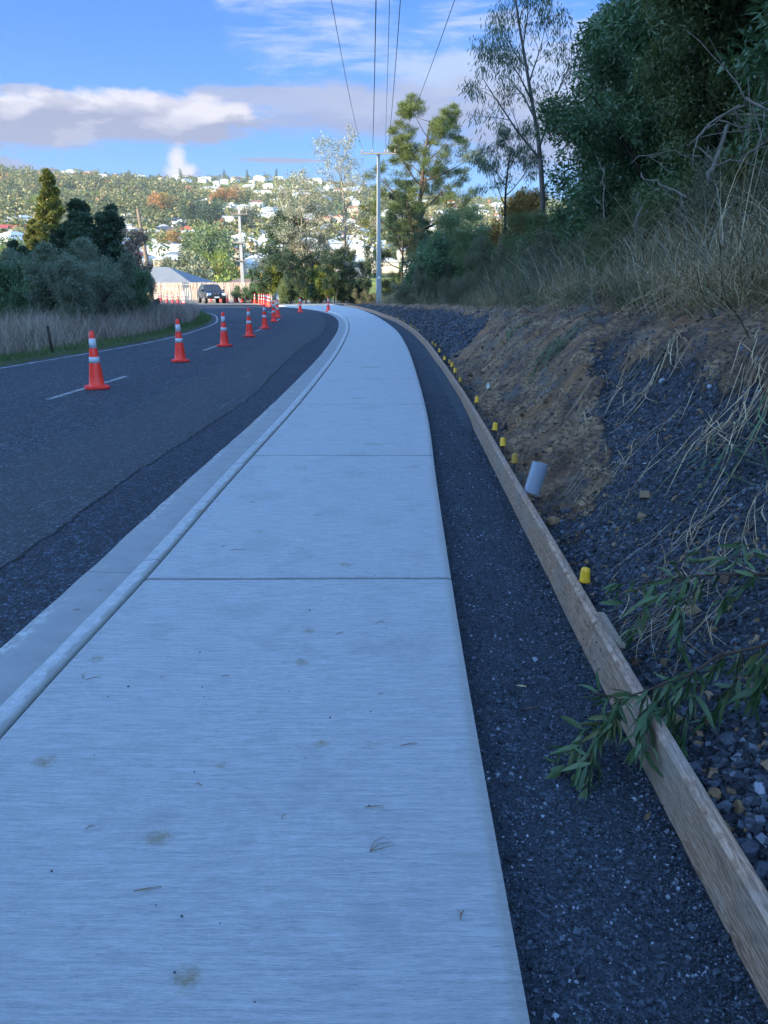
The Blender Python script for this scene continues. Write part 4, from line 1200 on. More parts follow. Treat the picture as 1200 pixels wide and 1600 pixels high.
# understorey bushes beneath them
bA = make_plant('bush', 21, 2.3, .05, [(8, .1, .5, 50, .03), (6, .2, .5, 50, 0), (5, .3, .5, 50, 0)], LM['bush'], M['bark_dark'], 8, .20, .085, .36, trunks=4, spread=.6, wander=.12)
bB = make_plant('bush', 22, 2.2, .05, [(8, .05, .5, 45, .05), (7, .2, .5, 45, .02), (5, .3, .5, 45, 0)], LM['scrub'], M['bark_dark'], 9, .20, .07, .20, trunks=4, spread=.6, wander=.12)
bC = make_plant('bush', 23, 2.4, .05, [(9, .05, .45, 45, .05), (7, .2, .5, 45, .02), (5, .3, .5, 45, 0)], LM['olive'], M['bark_dark'], 9, .20, .06, .25, trunks=4, spread=.5, wander=.12)
G = 'bushes along the top of the cut bank'
bs = [(bA, 6.9, 17.6, 1.0, 0, 'dark leafy bush in the deep shade below the olive-leaved tree'), (bA, 6.4, 22.5, 1.15, 2, 'dark leafy bush under the left end of the wood'),
      (bC, 5.6, 26.5, 1.0, 1, 'olive bush at the foot of the slender gum tree'), (bB, 4.9, 22.8, .85, 3, 'grey-green scrub bush nearest the dark gravel slope'),
      (bB, 4.7, 28.2, 1.0, 4, 'grey-green scrub bush behind the dark gravel slope'), (bA, 6.1, 31.5, 1.35, 5, 'tall dark bush below the rust-coloured one'),
      (bC, 4.3, 33.5, 1.15, 2, 'olive bush on the slope below the leaning gum'), (bB, 3.5, 31.0, .75, 1, 'low grey-green scrub bush at the crest of the dark gravel'),
      (bA, 5.0, 37.5, 1.75, 0, 'big dark bush on the skyline left of the rust-coloured one'), (bC, 3.9, 40.0, 1.65, 3, 'olive bush on the skyline right of the pine'),
      (bB, 2.9, 37.0, .9, 5, 'grey scrub bush at the far end of the gravel slope'), (bA, 3.1, 45.5, 1.5, 2, 'dark round bush right of the pine trunk'),
      (bB, 1.9, 45.0, .85, 0, 'low scrub bush behind the far yellow caps'), (bC, 4.8, 47.5, 2.1, 1, 'tall olive bush behind the dark round one'),
      (bB, 1.8, 53.0, .9, 3, 'low scrub bush right of the power pole'), (bA, 3.4, 54.5, 1.3, 4, 'dark bush between the power pole and the round bush'),
      (bB, 6.3, 14.4, .75, 2, 'small scrub bush in the tall grass under the bare branches'), (bA, 7.0, 6.3, .8, 1, 'dark leafy bush at the right edge behind the grass'),
      (bA, 5.2, 7.6, .36, 2, 'small dark shrub at the right edge, at the foot of the grass'),
      (bB, 5.6, 12.2, .70, 5, 'grey-green scrub bush in the grass left of the thick bare stem'), (bC, 5.0, 17.0, .62, 4, 'small olive bush in the grass before the young dark tree'),
      (bB, 4.6, 19.2, .80, 0, 'grey-green scrub bush hanging over the top of the clay'), (bC, 4.9, 24.8, .95, 2, 'olive bush between two grey-green scrub bushes'),
      (bB, 6.4, 10.4, .85, 3, 'grey-green scrub bush under the arching bare branch'), (bC, 4.2, 15.0, .40, 1, 'smallest olive bush at the lip of the clay')]
for src, x, y, s, rz, lab in bs:
    plant_at(src, x, y, float(bank_z(x, y, False)) - .05, rz, s, lab, 'bush', G)
# slender gum trees
gA = make_plant('gum_tree', 31, 9.4, .12, [(9, .42, .34, 38, .05), (6, .3, .5, 38, -.03), (4, .35, .5, 40, -.06)], LM['gum'], M['bark_grey'], 9, .30, .15, .17, up=-1.0, out=.2, wander=.05, lean=(.03, 0))
plant_at(gA, 5.5, 28.0, float(bank_z(5.5, 28, False)), .6, 1.0, 'slender tall gum tree with drooping leaves against the sky', 'tree')
gB = make_plant('gum_tree', 33, 6.6, .10, [(6, .60, .34, 42, .05), (6, .35, .5, 42, -.03), (4, .35, .5, 40, -.06)], LM['gum'], M['bark_dark'], 11, .26, .14, .17, up=-1.0, out=.2, wander=.07, lean=(-.30, 0))
plant_at(gB, 5.4, 33.0, float(bank_z(5.4, 33, False)), 0, .86, 'small gum tree leaning left with a dark round crown', 'tree')
rA = make_plant('rust_shrub', 35, 3.6, .07, [(9, .15, .42, 45, .05), (6, .2, .5, 45, .02), (5, .3, .5, 45, 0)], LM['rust'], M['bark_dark'], 6, .18, .09, .3, trunks=3, spread=.35, wander=.1)
plant_at(rA, 5.9, 36.0, float(bank_z(5.9, 36, False)) + .4, 1, 1.25, 'shrub turning yellow and rust red below the leaning gum', 'shrub')

# ---- pine, pale gum and dark trees at the bend
zb = lambda x, y: float(far_z(x, y)) + (.05 if y < 92 else -.3)
pA = make_plant('pine_tree', 41, 14.9, .36, [(22, .28, .38, 70, .09, .5), (7, .40, .40, 46, .06), (4, .5, .5, 38, .06)], LM['pine'], M['bark_pine'], 32, .46, .24, .10, up=.5, wander=.045, flat=.38, needles=True, top=.12, keep=.84)
plant_at(pA, 3.0, 70.5, zb(3, 70), .5, 1.0, 'tall sunlit pine tree with layered branches right of the power pole', 'tree')
pB = make_plant('pine_tree', 43, 8.4, .15, [(14, .3, .36, 60, .08), (6, .35, .45, 48, .06), (4, .45, .5, 40, .06)], LM['darkcon'], M['bark_dark'], 20, .38, .24, .12, up=.3, wander=.08, flat=.5, needles=True, top=.2)
plant_at(pB, 1.6, 68.5, zb(1.6, 68), 0, 1.0, 'smaller dark tree with bare thin stem just right of the power pole', 'tree')
wA = make_plant('pale_gum_tree', 45, 12.6, .22, [(14, .28, .36, 42, .05), (6, .3, .5, 40, .02), (5, .3, .5, 40, 0)], LM['palegum'], M['bark_pale'], 7, .34, .15, .3, up=-.2, wander=.07, trunks=1, keep=.8, top=.15)
plant_at(wA, -3.7, 72, zb(-4, 72), 0, .98, 'pale grey-leaved tree just left of the power pole, bare branches below', 'tree')
wB = make_plant('pale_gum_tree', 46, 10.5, .18, [(12, .28, .40, 45, .04), (6, .3, .5, 42, .02), (5, .3, .5, 40, 0)], LM['palegum'], M['bark_pale'], 7, .34, .15, .3, up=-.2, wander=.08, trunks=2, spread=.2, keep=.75, top=.15)
plant_at(wB, -6.3, 72, zb(-6.6, 73), 1, 1.12, 'shorter pale-leaved tree left of the taller pale one', 'tree')
dA = make_plant('dark_tree', 47, 7.6, .15, [(11, .15, .36, 52, .04), (6, .2, .5, 48, .02), (5, .3, .5, 45, 0)], LM['darkcon'], M['bark_dark'], 10, .34, .15, .4, trunks=2, spread=.25, wander=.1)
G = 'dark trees and bushes at the outside of the bend'
for src, x, y, s, rz, lab in [(dA, -9.2, 74, 1.05, 0, 'dark tree rising left of the pale trees against the far houses'),
        (dA, -6.8, 69.5, .62, 2, 'dark rounded tree low behind the lone cone on the seal'), (dA, -4.2, 69, .60, 3, 'dark tree below the pale-leaved trees'),
        (dA, -2.4, 69.5, .66, 4, 'dark tree immediately left of the power pole base'), (dA, 4.9, 68, .72, 1, 'dark tree right of the pine trunk'), (dA, 6.2, 62, .75, 2, 'dark tree between pine and bank bushes')]:
    plant_at(src, x, y, zb(x, y), rz, s, lab, 'tree', G)
for src, x, y, s, rz, lab in [(bC, .9, 70.5, 1.15, 4, 'olive bush filling the gap between power pole and pine'), (bA, -12.4, 75.5, 1.05, 0, 'dark bush at the left end of the roadside thicket by the signal'), (bC, -8.6, 71.6, .95, 1, 'olive bush behind the row of cones'),
        (bA, -7.9, 72, 1.15, 2, 'dark bush behind the lone cone on the seal'), (bC, -5.6, 71.8, 1.1, 3, 'olive bush with light patches under the pale trees'),
        (bA, -3.1, 71.3, 1.0, 4, 'dark bush beneath the taller pale tree'), (bB, -1.5, 68.6, .7, 5, 'scrubby bush directly left of the power pole foot'),
        (bB, .9, 68, .62, 1, 'low scrub between power pole and pine'), (bC, 2.2, 67.4, .62, 2, 'low olive bush at the foot of the pine'), (bA, 3.9, 66, .7, 4, 'low dark bush right of the pine foot')]:
    plant_at(src, x, y, zb(x, y), rz, s, lab, 'bush', G)
yA = make_plant('yellow_bush', 51, 3.4, .07, [(9, .1, .42, 40, .05), (6, .2, .5, 42, .02), (5, .3, .5, 40, 0)], LM['yellow'], M['bark_dark'], 8, .2, .12, .3, trunks=3, spread=.35, wander=.1)
plant_at(yA, -9.6, 75.2, .0, 0, 1.2, 'bright yellow-green bush lit by the sun behind the cones', 'bush', 'yellow-green bushes in the sun')
plant_at(yA, -5.75, 69.0, .0, 2, 1.0, 'yellow-green bush standing out of the dark thicket below the pale trees', 'bush', 'yellow-green bushes in the sun')


def spiky(name, seed, H, n_heads, label, x, y):
    rng = np.random.default_rng(seed); r = empty(name, (x, y, zb(x, y)), 0, label, 'tree', 'cabbage trees beside the signal')
    q = MB(); heads = []
    q.tube([(0, 0, -.3), (.05, 0, H * .5), (-.04, 0, H)], [.16, .13, .11], 8); heads.append((-.04, 0, H))
    for k in range(n_heads - 1):
        a = k * 2.1; e = (math.cos(a) * .8, math.sin(a) * .8, H + .4 + .2 * k); q.tube([(0, 0, H * .75), (e[0] * .7, e[1] * .7, H * .9), e], [.10, .09, .07], 6); heads.append(e)
    q.build('trunk', M['bark_grey'], r, True)
    Vs = []; n = 150
    for h in heads:
        d = rvec(rng, n) + np.array([0, 0, .25]); d /= np.linalg.norm(d, axis=1)[:, None]
        side = np.cross(d, [0, 0, 1.0]); side /= np.linalg.norm(side, axis=1)[:, None] + 1e-6
        L = rng.uniform(.65, 1.0, n)[:, None]; h = np.array(h)
        a = h + d * .08; b = h + d * L * .6; c = h + d * L + np.array([0, 0, -1.0]) * L * .22
        Vs.append(np.stack([a - side * .02, a + side * .02, b + side * .03, b - side * .03], 1)); Vs.append(np.stack([b - side * .03, b + side * .03, c + side * .004, c - side * .004], 1))
    V = np.concatenate(Vs).reshape(-1, 3); F = np.arange(len(V)).reshape(-1, 4)
    npmesh('crown', V, F, LM['flax'], r, attr=rng.random(len(F)))


spiky('cabbage_tree', 5, 2.7, 1, 'spiky-headed cabbage tree directly above the signal mast', -13.0, 79)
spiky('cabbage_tree', 6, 2.9, 2, 'forked spiky-headed cabbage tree right of the signal mast', -11.4, 78)

# ---- trees and shrubs left of the road
cA = make_plant('golden_conifer', 61, 9.6, .20, [(46, .04, .27, 62, .10, .93), (8, .2, .38, 48, .08), (4, .3, .5, 40, .05)], LM['goldcon'], M['bark_dark'], 12, .20, .15, .30, up=.5, wander=.035, flat=.6, top=.06)
plant_at(cA, -23.7, 58.5, -.2, 0, 1.0, 'tall golden-green conifer lit by the sun behind the dark trees', 'tree', 'golden conifers on the left')
plant_at(cA, -25.3, 57.0, -.2, 2.2, .66, 'shorter golden-green conifer leaning against the left side of the tall one', 'tree', 'golden conifers on the left', tilt=(0, -.1))
plant_at(cA, -21.9, 59.5, -.2, 4.0, .60, 'low golden-green conifer between the tall one and the dark knobbly tree', 'tree', 'golden conifers on the left')
cB = make_plant('dark_conifer', 62, 5.4, .14, [(22, .05, .40, 56, .12, .85), (7, .25, .45, 48, .08), (4, .3, .5, 40, .05)], LM['darkcon'], M['bark_dark'], 13, .17, .13, .34, up=.5, wander=.06, trunks=3, spread=.22, flat=.7, top=.1)
G = 'dark conifers left of the road'
for x, y, s, rz, lab in [(-13.1, 36, 1.0, 0, 'dark shaded conifer with a knobbly top in the middle of the left thicket'), (-15.9, 36.5, .66, 2, 'low dark conifer between the golden one and the knobbly one'), (-14.3, 37.5, .80, 4, 'dark conifer crowded against the left of the knobbly one'), (-12.2, 36.2, .66, 1, 'dark conifer crowded against the right of the knobbly one'),
                         (-12.6, 38.5, .50, 3, 'dark conifer on the right shoulder of the left thicket'), (-14.6, 44.0, .5, 5, 'small dark conifer at the right tip of the thicket by the cones')]:
    plant_at(cB, x, y, 0, rz, s, lab, 'tree', G)
sA = make_plant('roadside_shrub', 63, 2.7, .05, [(9, .05, .46, 42, .04), (7, .2, .5, 42, .02), (6, .3, .5, 42, 0)], LM['greyshrub'], M['bark_dark'], 11, .17, .075, .26, trunks=6, spread=.65, wander=.11)
sB = make_plant('roadside_shrub', 64, 2.6, .05, [(9, .05, .46, 46, .04), (7, .2, .5, 42, .02), (6, .3, .5, 42, 0)], LM['bush'], M['bark_dark'], 9, .20, .085, .34, trunks=5, spread=.65, wander=.11)
G = 'shrubs along the left side of the road'
for src, x, y, s, rz, lab in [(sA, -10.6, 27.5, 1.0, 0, 'broad grey-green twiggy shrub in the middle of the left verge'), (sB, -10.9, 30.8, .95, 1, 'green leafy shrub at the right of the broad grey one'),
        (sB, -13.2, 28.2, .95, 2, 'dark green shrub at the left edge of the photo'), (sA, -12.6, 31.5, 1.12, 3, 'grey-green shrub behind the dark one on the left'), (sB, -15.8, 31, 1.05, 4, 'dark shrub at the far left margin'),
        (sA, -11.9, 34.5, .9, 5, 'twiggy shrub at the right end of the left thicket'), (sB, -13.4, 39.5, 1.0, 0, 'green shrub behind the twiggy right-hand one'), (sB, -17.5, 36, 1.1, 2, 'shaded shrub below the golden conifer'),
        (sA, -11.9, 40.5, .36, 1, 'low brown-green shrub near the inside of the bend')]:
    plant_at(src, x, y, .05, rz, s, lab, 'shrub', G)
rB = make_plant('russet_tree', 65, 6.0, .13, [(12, .2, .40, 48, .05), (6, .2, .5, 45, .02), (5, .3, .5, 42, 0)], LM['russet'], M['bark_dark'], 6, .26, .17, .42, trunks=2, spread=.25, wander=.1)
plant_at(rB, -17.2, 52.5, 0, 0, .92, 'tree with pinkish brown dry leaves right of the dark conifer', 'tree', 'brown-leaved trees in the left thicket')
plant_at(rB, -17.4, 47.0, 0, 2, .55, 'small brown-leaved tree at the right tip of the left thicket', 'tree', 'brown-leaved trees in the left thicket')
plant_at(rB, -25.5, 51, -.2, 4, .62, 'sparse brown-leaved tree below the golden conifer at the left', 'tree', 'brown-leaved trees in the left thicket')


# ---- grasses
def blades(xs, ys, zs, H, w, rng, lean=.35, curl=.5, segs=4, wind=(0, 0), hv=.35):
    n = len(xs); a = rng.uniform(0, 2 * np.pi, n); l = np.abs(rng.normal(0, lean, n))
    h = H * (1 + hv * rng.standard_normal(n)).clip(.35, 1.9)
    d = np.stack([np.cos(a) * l + wind[0], np.sin(a) * l + wind[1], np.ones(n)], 1); d /= np.linalg.norm(d, axis=1)[:, None]
    cu = rng.uniform(.2, 1, n) * curl
    p = np.stack([xs, ys, zs], 1); fw = rng.uniform(0, np.pi, n); side = np.stack([np.cos(fw), np.sin(fw), np.zeros(n)], 1)
    V = []; st = (h / segs)[:, None]
    for i in range(segs + 1):
        ww = (w * (1 - (i / segs) ** 1.6) + .0008); V.append(p - side * ww / 2); V.append(p + side * ww / 2)
        p = p + d * st; d = d + np.stack([np.cos(a), np.sin(a), np.zeros(n)], 1) * (cu * .5)[:, None] - np.array([0, 0, 1.0]) * (cu * (.12 + .18 * i))[:, None]
        d /= np.linalg.norm(d, axis=1)[:, None]
    V = np.stack(V, 1); k = 2 * (segs + 1)
    base = (np.arange(n) * k)[:, None]; F = np.concatenate([base + np.array([2 * i, 2 * i + 1, 2 * i + 3, 2 * i + 2]) for i in range(segs)], 0)
    v = rng.random(n); return V.reshape(-1, 3), F, np.tile(v, segs)


LM['straw'] = mat_leaf('straw', [(.15, .09, .045), (.33, .22, .12), (.50, .36, .20), (.66, .52, .32)], .1, .7)
LM['pale'] = mat_leaf('pale_straw', [(.20, .18, .14), (.30, .275, .21), (.40, .37, .29), (.50, .47, .38)], .1, .7)
LM['mauve'] = mat_leaf('seed_grass', [(.13, .095, .080), (.24, .18, .155), (.36, .285, .24), (.48, .40, .34)], .1, .8)
LM['green'] = mat_leaf('green_blade', [(.03, .055, .018), (.055, .10, .03), (.095, .15, .045), (.15, .20, .07)], .2, .5)
LM['rushgreen'] = mat_leaf('rush', [(.05, .06, .03), (.085, .10, .05), (.14, .15, .08), (.23, .22, .13)], .15, .6)


def patch_pts(n, f, rng, s0, s1, y0, y1, seed, thr=.45, sc=.8, ypow=1.6):
    y = y0 + (y1 - y0) * rng.random(n) ** ypow; s = rng.uniform(s0, s1, n); x = Xb(y) + s
    k = vn(x, y, sc, seed) > thr * rng.random(n) * 1.6
    return x[k], y[k]


def bank_grass(name, n, s0, s1, y0, y1, H, w, mat, seed, thr=.45, **kw):
    rng = np.random.default_rng(seed); x, y = patch_pts(n, None, rng, s0, s1, y0, y1, seed, thr)
    s = x - Xb(y); k = s > np.interp(y, [0, 20, 40], [2.25, 2.1, 1.7]) + .25 * fbm(x, y, 1.2, 2, 77) * 2 - .15 if s0 < 3 else s > 0
    x, y = x[k], y[k]
    V, F, v = blades(x, y, bank_z(x, y) - .03, H, w, rng, **kw)
    return tag(npmesh(name, V, F, mat, attr=v), kind='stuff')


bank_grass('dry_grass', 34000, 2.1, 5.5, 3.5, 40, .62, .007, LM['straw'], 101, lean=.55, curl=1.1, segs=5)
bank_grass('tall_reeds', 5200, 3.1, 6.8, 5.5, 24, 1.55, .013, LM['straw'], 107, .75, lean=.35, curl=.75, segs=7)
bank_grass('green_reeds', 4200, 3.0, 6.8, 5.0, 30, 1.25, .014, LM['rushgreen'], 108, .8, lean=.4, curl=.8, segs=7)
bank_grass('pale_stalks', 2600, 2.3, 5.0, 3.8, 26, 1.15, .011, LM['pale'], 106, .3, lean=.75, curl=.5, segs=6)
bank_grass('tall_dry_grass', 7000, 2.6, 6.2, 4.0, 30, 1.15, .009, LM['straw'], 102, .6, lean=.40, curl=.7, segs=6)
bank_grass('green_grass', 15000, 2.3, 6.0, 4.0, 45, .85, .012, LM['rushgreen'], 103, .8, lean=.45, curl=.8, segs=5)
bank_grass('seeding_grass', 22000, 1.9, 5.5, 18, 60, .75, .014, LM['scrub'], 104, lean=.4, curl=.5)
def drape(n, seed, mat, name, H, w, y0, y1):
    rng = np.random.default_rng(seed); y = y0 + (y1 - y0) * rng.random(n) ** 1.3; s_ = rng.normal(2.25, .22, n); x = Xb(y) + s_
    k = vn(x, y, 1.4, seed) > .42; x, y = x[k], y[k]
    V, F, v = blades(x, y, bank_z(x, y) - .02, H, w, rng, lean=.35, curl=1.3, segs=6, wind=(-.75, -.15))
    return tag(npmesh(name, V, F, mat, attr=v), kind='stuff')


drape(5200, 121, LM['straw'], 'overhanging_grass', .62, .007, 3.5, 26)
drape(2600, 122, LM['rushgreen'], 'overhanging_green_grass', .60, .010, 4, 30)
drape(2600, 123, LM['scrub'], 'overhanging_scrub', .55, .014, 10, 40)
bank_grass('undergrowth', 16000, 3.5, 10, 5, 45, .9, .016, LM['rushgreen'], 105, .3, lean=.5, curl=.8)


def verge_grass(name, n, o0, o1, y0, y1, H, w, mat, seed, **kw):
    rng = np.random.default_rng(seed); y = rng.uniform(y0, y1, n); o = rng.uniform(o0, o1, n) ; x = atY(Ec, y) - o * (1 + .6 * sst(40, 58, y))
    k = vn(x, y, .9, seed) > rng.random(n) * .9; x, y = x[k], y[k]
    V, F, v = blades(x, y, np.full(len(x), .06), H, w, rng, **kw)
    return tag(npmesh(name, V, F, mat, attr=v), kind='stuff')


verge_grass('seeding_verge_grass', 52000, 1.0, 5.5, 9, 46, .62, .011, LM['mauve'], 111, lean=.3, curl=.45)
verge_grass('mown_verge_grass', 40000, .30, 1.5, 9, 57, .085, .010, LM['green'], 112, lean=.5, curl=.4, segs=2)
verge_grass('verge_undergrowth', 12000, 2.0, 9, 14, 54, .6, .02, LM['scrub'], 113, lean=.5, curl=.6)
verge_grass('bend_grass', 16000, .9, 5, 40, 58, .42, .018, LM['mauve'], 114, lean=.4, curl=.4)
p = P(82, 553, .02)
MB().tube([(p.x, p.y, 0), (p.x - .02, p.y, .35), (p.x - .04, p.y, .68)], [.035, .033, .030], 8).build('short_post', M['bark_dark'], smooth=True)
tag(bpy.data.objects['short_post'], 'short dark wooden stake standing in the dry grass of the left verge', 'stake')

# ------------------------------------------------------------------ loose stones
def stones(name, x, y, z, size, rng, mat, flat=.6):
    n = len(x)
    base = np.array([(-1, -1, -1), (1, -1, -1), (1, 1, -1), (-1, 1, -1), (-1, -1, 1), (1, -1, 1), (1, 1, 1), (-1, 1, 1)], float) * .5
    V = base[None] * (1 + .38 * rng.uniform(-1, 1, (n, 8, 3))) * np.array([1, .75, flat])
    V[:, 4:, :2] *= rng.uniform(.45, .9, (n, 1, 1))
    q_ = rng.standard_normal((n, 4)) * np.array([2, .35, .35, 2]); q_ /= np.linalg.norm(q_, axis=1)[:, None]
    w_, a, b, c = q_.T
    Rm = np.stack([1 - 2 * (b * b + c * c), 2 * (a * b - w_ * c), 2 * (a * c + w_ * b), 2 * (a * b + w_ * c), 1 - 2 * (a * a + c * c), 2 * (b * c - w_ * a), 2 * (a * c - w_ * b), 2 * (b * c + w_ * a), 1 - 2 * (a * a + b * b)], 1).reshape(n, 3, 3)
    V = np.einsum('nij,nkj->nki', Rm, V) * size[:, None, None] + np.stack([x, y, z], 1)[:, None]
    Fb = np.array([(3, 2, 1, 0), (4, 5, 6, 7), (0, 1, 5, 4), (1, 2, 6, 5), (2, 3, 7, 6), (3, 0, 4, 7)])
    F = (np.arange(n) * 8)[:, None, None] + Fb[None]
    return tag(npmesh(name, V.reshape(-1, 3), F.reshape(-1, 4), mat, attr=np.repeat(rng.random(n), 6)), kind='stuff')


rng = np.random.default_rng(200)
# in the strip: crusher dust with scattered chips, coarser along the board
n = 70000; y = .7 + 11 * rng.random(n) ** 1.7; k = rng.random(n)
x0 = atY(Rc, y) + .01; x1 = Xb(y) - .05; k = np.where(rng.random(n) < .35, 1 - np.abs(rng.normal(0, .12, n)), k).clip(0, 1); x = x0 + (x1 - x0) * k
sz = rng.lognormal(math.log(.0042), .52, n).clip(.0015, .026)
stones('gravel_chips', x, y, .012 + .010 * fbm(x, y, 3, 3, 21) + sz * .15, sz, rng, M['pstone'])
# on the bank
n = 110000; y = .9 + 15 * rng.random(n) ** 1.6; s_ = rng.random(n) * 2.5; x = Xb(y) + .02 + s_
cmask = clay_mask(x, y); keep = rng.random(n) > cmask * .95; x, y, s_ = x[keep], y[keep], s_[keep]; n = len(x)
sz = rng.lognormal(math.log(.0125), .48, n).clip(.005, .032) * (1 + .45 * np.exp(-(s_ / .35) ** 2) * (y < 3.0))
stones('bank_gravel', x, y, bank_z(x, y) + sz * .12, sz, rng, M['stone'])
n = 16000; y = rng.uniform(15, 62, n); s_ = rng.random(n) ** 1.3 * 2.2; x = Xb(y) + .03 + s_
keep = rng.random(n) > clay_mask(x, y); x, y = x[keep], y[keep]; sz = rng.lognormal(math.log(.04), .4, len(x)).clip(.02, .12)
stones('far_bank_gravel', x, y, bank_z(x, y) + sz * .1, sz, rng, M['stone'])
# crumbs of clay at the foot and on the crest
m, t = material('clay_lump', .95, .1)
setc(t, t.mix(t.attr('v'), (.09, .06, .04), (.27, .19, .115))); M['lump'] = m
n = 5000; y = 1.2 + 14 * rng.random(n) ** 1.2; s_ = np.where(rng.random(n) < .5, np.abs(rng.normal(0, .35, n)) + .05, rng.uniform(.2, 3.0, n)); x = Xb(y) + .03 + s_
keep = rng.random(n) < .15 + clay_mask(x, y); x, y = x[keep], y[keep]; sz = rng.lognormal(math.log(.014), .6, len(x)).clip(.005, .07)
stones('clay_crumbs', x, y, bank_z(x, y) + sz * .1, sz, rng, M['lump'], .8)
# crumbs and grit on the asphalt and on the path
n = 130; y = 1.3 + 9 * rng.random(n) ** 1.4; x = np.where(rng.random(n) < .45, atY(Jc, y) - .16 - .26 * rng.random(n), atY(Jc, y) + .03 + 1.6 * rng.random(n))
z = np.where(x < atY(Jc, y), .007, ZP + .001); sz = rng.lognormal(math.log(.0045), .3, n)
stones('grit', x, y, z + sz * .2, sz, rng, M['pstone'])


def rock(px, py, s, mat, label, z0=None, seed=0):
    """a single larger stone lying where the photograph shows one, on the surface of the bank"""
    a = P(px, py, 0); c0_ = Vector((0, 0, CZ)); d = a - c0_
    t_ = .2
    while t_ < 1.2:
        q = c0_ + d * t_
        if q.z <= float(bank_z(q.x, q.y)) : break
        t_ += .001
    rg_ = np.random.default_rng(seed)
    vs = []; n1_, n2_ = 6, 9
    for i in range(1, n1_):
        for k in range(n2_):
            ph_ = math.pi * i / n1_; th_ = 2 * math.pi * k / n2_; rr_ = rg_.uniform(.75, 1.1)
            vs.append((math.sin(ph_) * math.cos(th_) * rr_ * s, math.sin(ph_) * math.sin(th_) * rr_ * s * .75, math.cos(ph_) * rr_ * s * .6))
    top = len(vs); vs += [(0, 0, s * .58), (0, 0, -s * .58)]
    fs = [(i * n2_ + k, i * n2_ + (k + 1) % n2_, (i + 1) * n2_ + (k + 1) % n2_, (i + 1) * n2_ + k) for i in range(n1_ - 2) for k in range(n2_)]
    fs += [(top, (k + 1) % n2_, k) for k in range(n2_)] + [(top + 1, (n1_ - 2) * n2_ + k, (n1_ - 2) * n2_ + (k + 1) % n2_) for k in range(n2_)]
    o = MB().add(vs, fs).build('rock', mat); o.location = q + Vector((0, 0, s * .25)); o.rotation_euler = (rg_.uniform(-.3, .3), rg_.uniform(-.3, .3), rg_.uniform(0, 6))
    return tag(o, label, 'rock')


RK = plain('rock_grey', (.055, .065, .085), .65, .5, 30, bmp=.006); RKL = plain('rock_light', (.26, .29, .34), .7, .25, 30, bmp=.004); RKB = plain('rock_brown', (.24, .15, .08), .85, .4, 25, bmp=.006)
for a in [(1138, 1160, .040, RK, 'biggest dark blue-grey rock by the near board, under the leafy branch', 1), (1187, 1235, .032, RKL, 'pale grey stone at the right edge low beside the near board', 2),
          (865, 818, .060, RKB, 'round brown clod at the foot of the bank beyond the nearest yellow cap', 3), (885, 803, .055, RK, 'grey slab stone beside the round brown clod', 4),
          (1035, 598, .045, RKL, 'pale long flat stone high on the gravel slope', 5), (1109, 606, .030, RKL, 'small pale rounded stone right of the long flat one', 6),
          (1120, 1245, .034, RKB, 'ochre lump by the board below the big dark rock', 7), (1172, 470, .09, RKB, 'tan stone on the crest at the right edge', 8),
          (1145, 482, .075, RKB, 'tan stone on the crest left of the one at the edge', 9), (1075, 490, .07, RK, 'grey stone on the crest at the foot of the dry grass', 10),
          (1165, 1330, .045, RK, 'dark rock against the near board at the lower right', 11), (984, 700, .028, RKB, 'brown lump in the middle of the gravel slope', 12),
          (1128, 848, .030, RK, 'blue-grey rock in the tangle of cut grass', 13), (1190, 1365, .038, RK, 'dark rock at the right edge, lowest in the photo', 14)]:
    rock(a[0], a[1], a[2], a[3], a[4], seed=a[5])


def on_bank(px, py):
    a = P(px, py, 0); c0_ = Vector((0, 0, CZ)); d = a - c0_; t_ = .2
    while t_ < 30:
        q = c0_ + d * t_
        if q.z <= float(bank_z(q.x, q.y)): return q
        t_ += .002 if t_ < 2 else .01
    return q


# cut grass lying on the slope
def straw_bunch(px, py, n, L, spread, dirn, w, mat, label, seed, lift=.02, cat='cut grass', down=False):
    c = on_bank(px, py); rg_ = np.random.default_rng(seed); Vs = []
    d0 = np.array(dirn, float); d0 /= np.linalg.norm(d0); V = []; F = []
    for i in range(n):
        p = np.array([c.x, c.y]) + rg_.normal(0, spread, 2); a = math.atan2(d0[1], d0[0]) + rg_.normal(0, .38); l = L * rg_.uniform(.5, 1.3); k = 5; bend = rg_.normal(0, .6); arch = rg_.uniform(.0, .10) * l * 2
        lz = rg_.uniform(.0, lift); base = len(V)
        for j in range(k + 1):
            f = j / k; x = p[0] + math.cos(a) * l * f; y = p[1] + math.sin(a) * l * f; a += bend / k
            z = float(bank_z(x, y)) + .012 + lz + arch * math.sin(math.pi * f); ww = w * .75 * (1 - f ** 2 * .9) * (.4 + .6 * min(1, f * 4)) / 2
            nx, ny = -math.sin(a) * ww, math.cos(a) * ww
            V.append((x - nx, y - ny, z)); V.append((x + nx, y + ny, z + ww * .6))
            if j: F.append((base + 2 * j - 2, base + 2 * j - 1, base + 2 * j + 1, base + 2 * j))
    o = npmesh('cut_grass', V, F, mat, attr=rg_.random(len(F)))
    return tag(o, label, cat, 'cut grass and leaves lying on the bank')


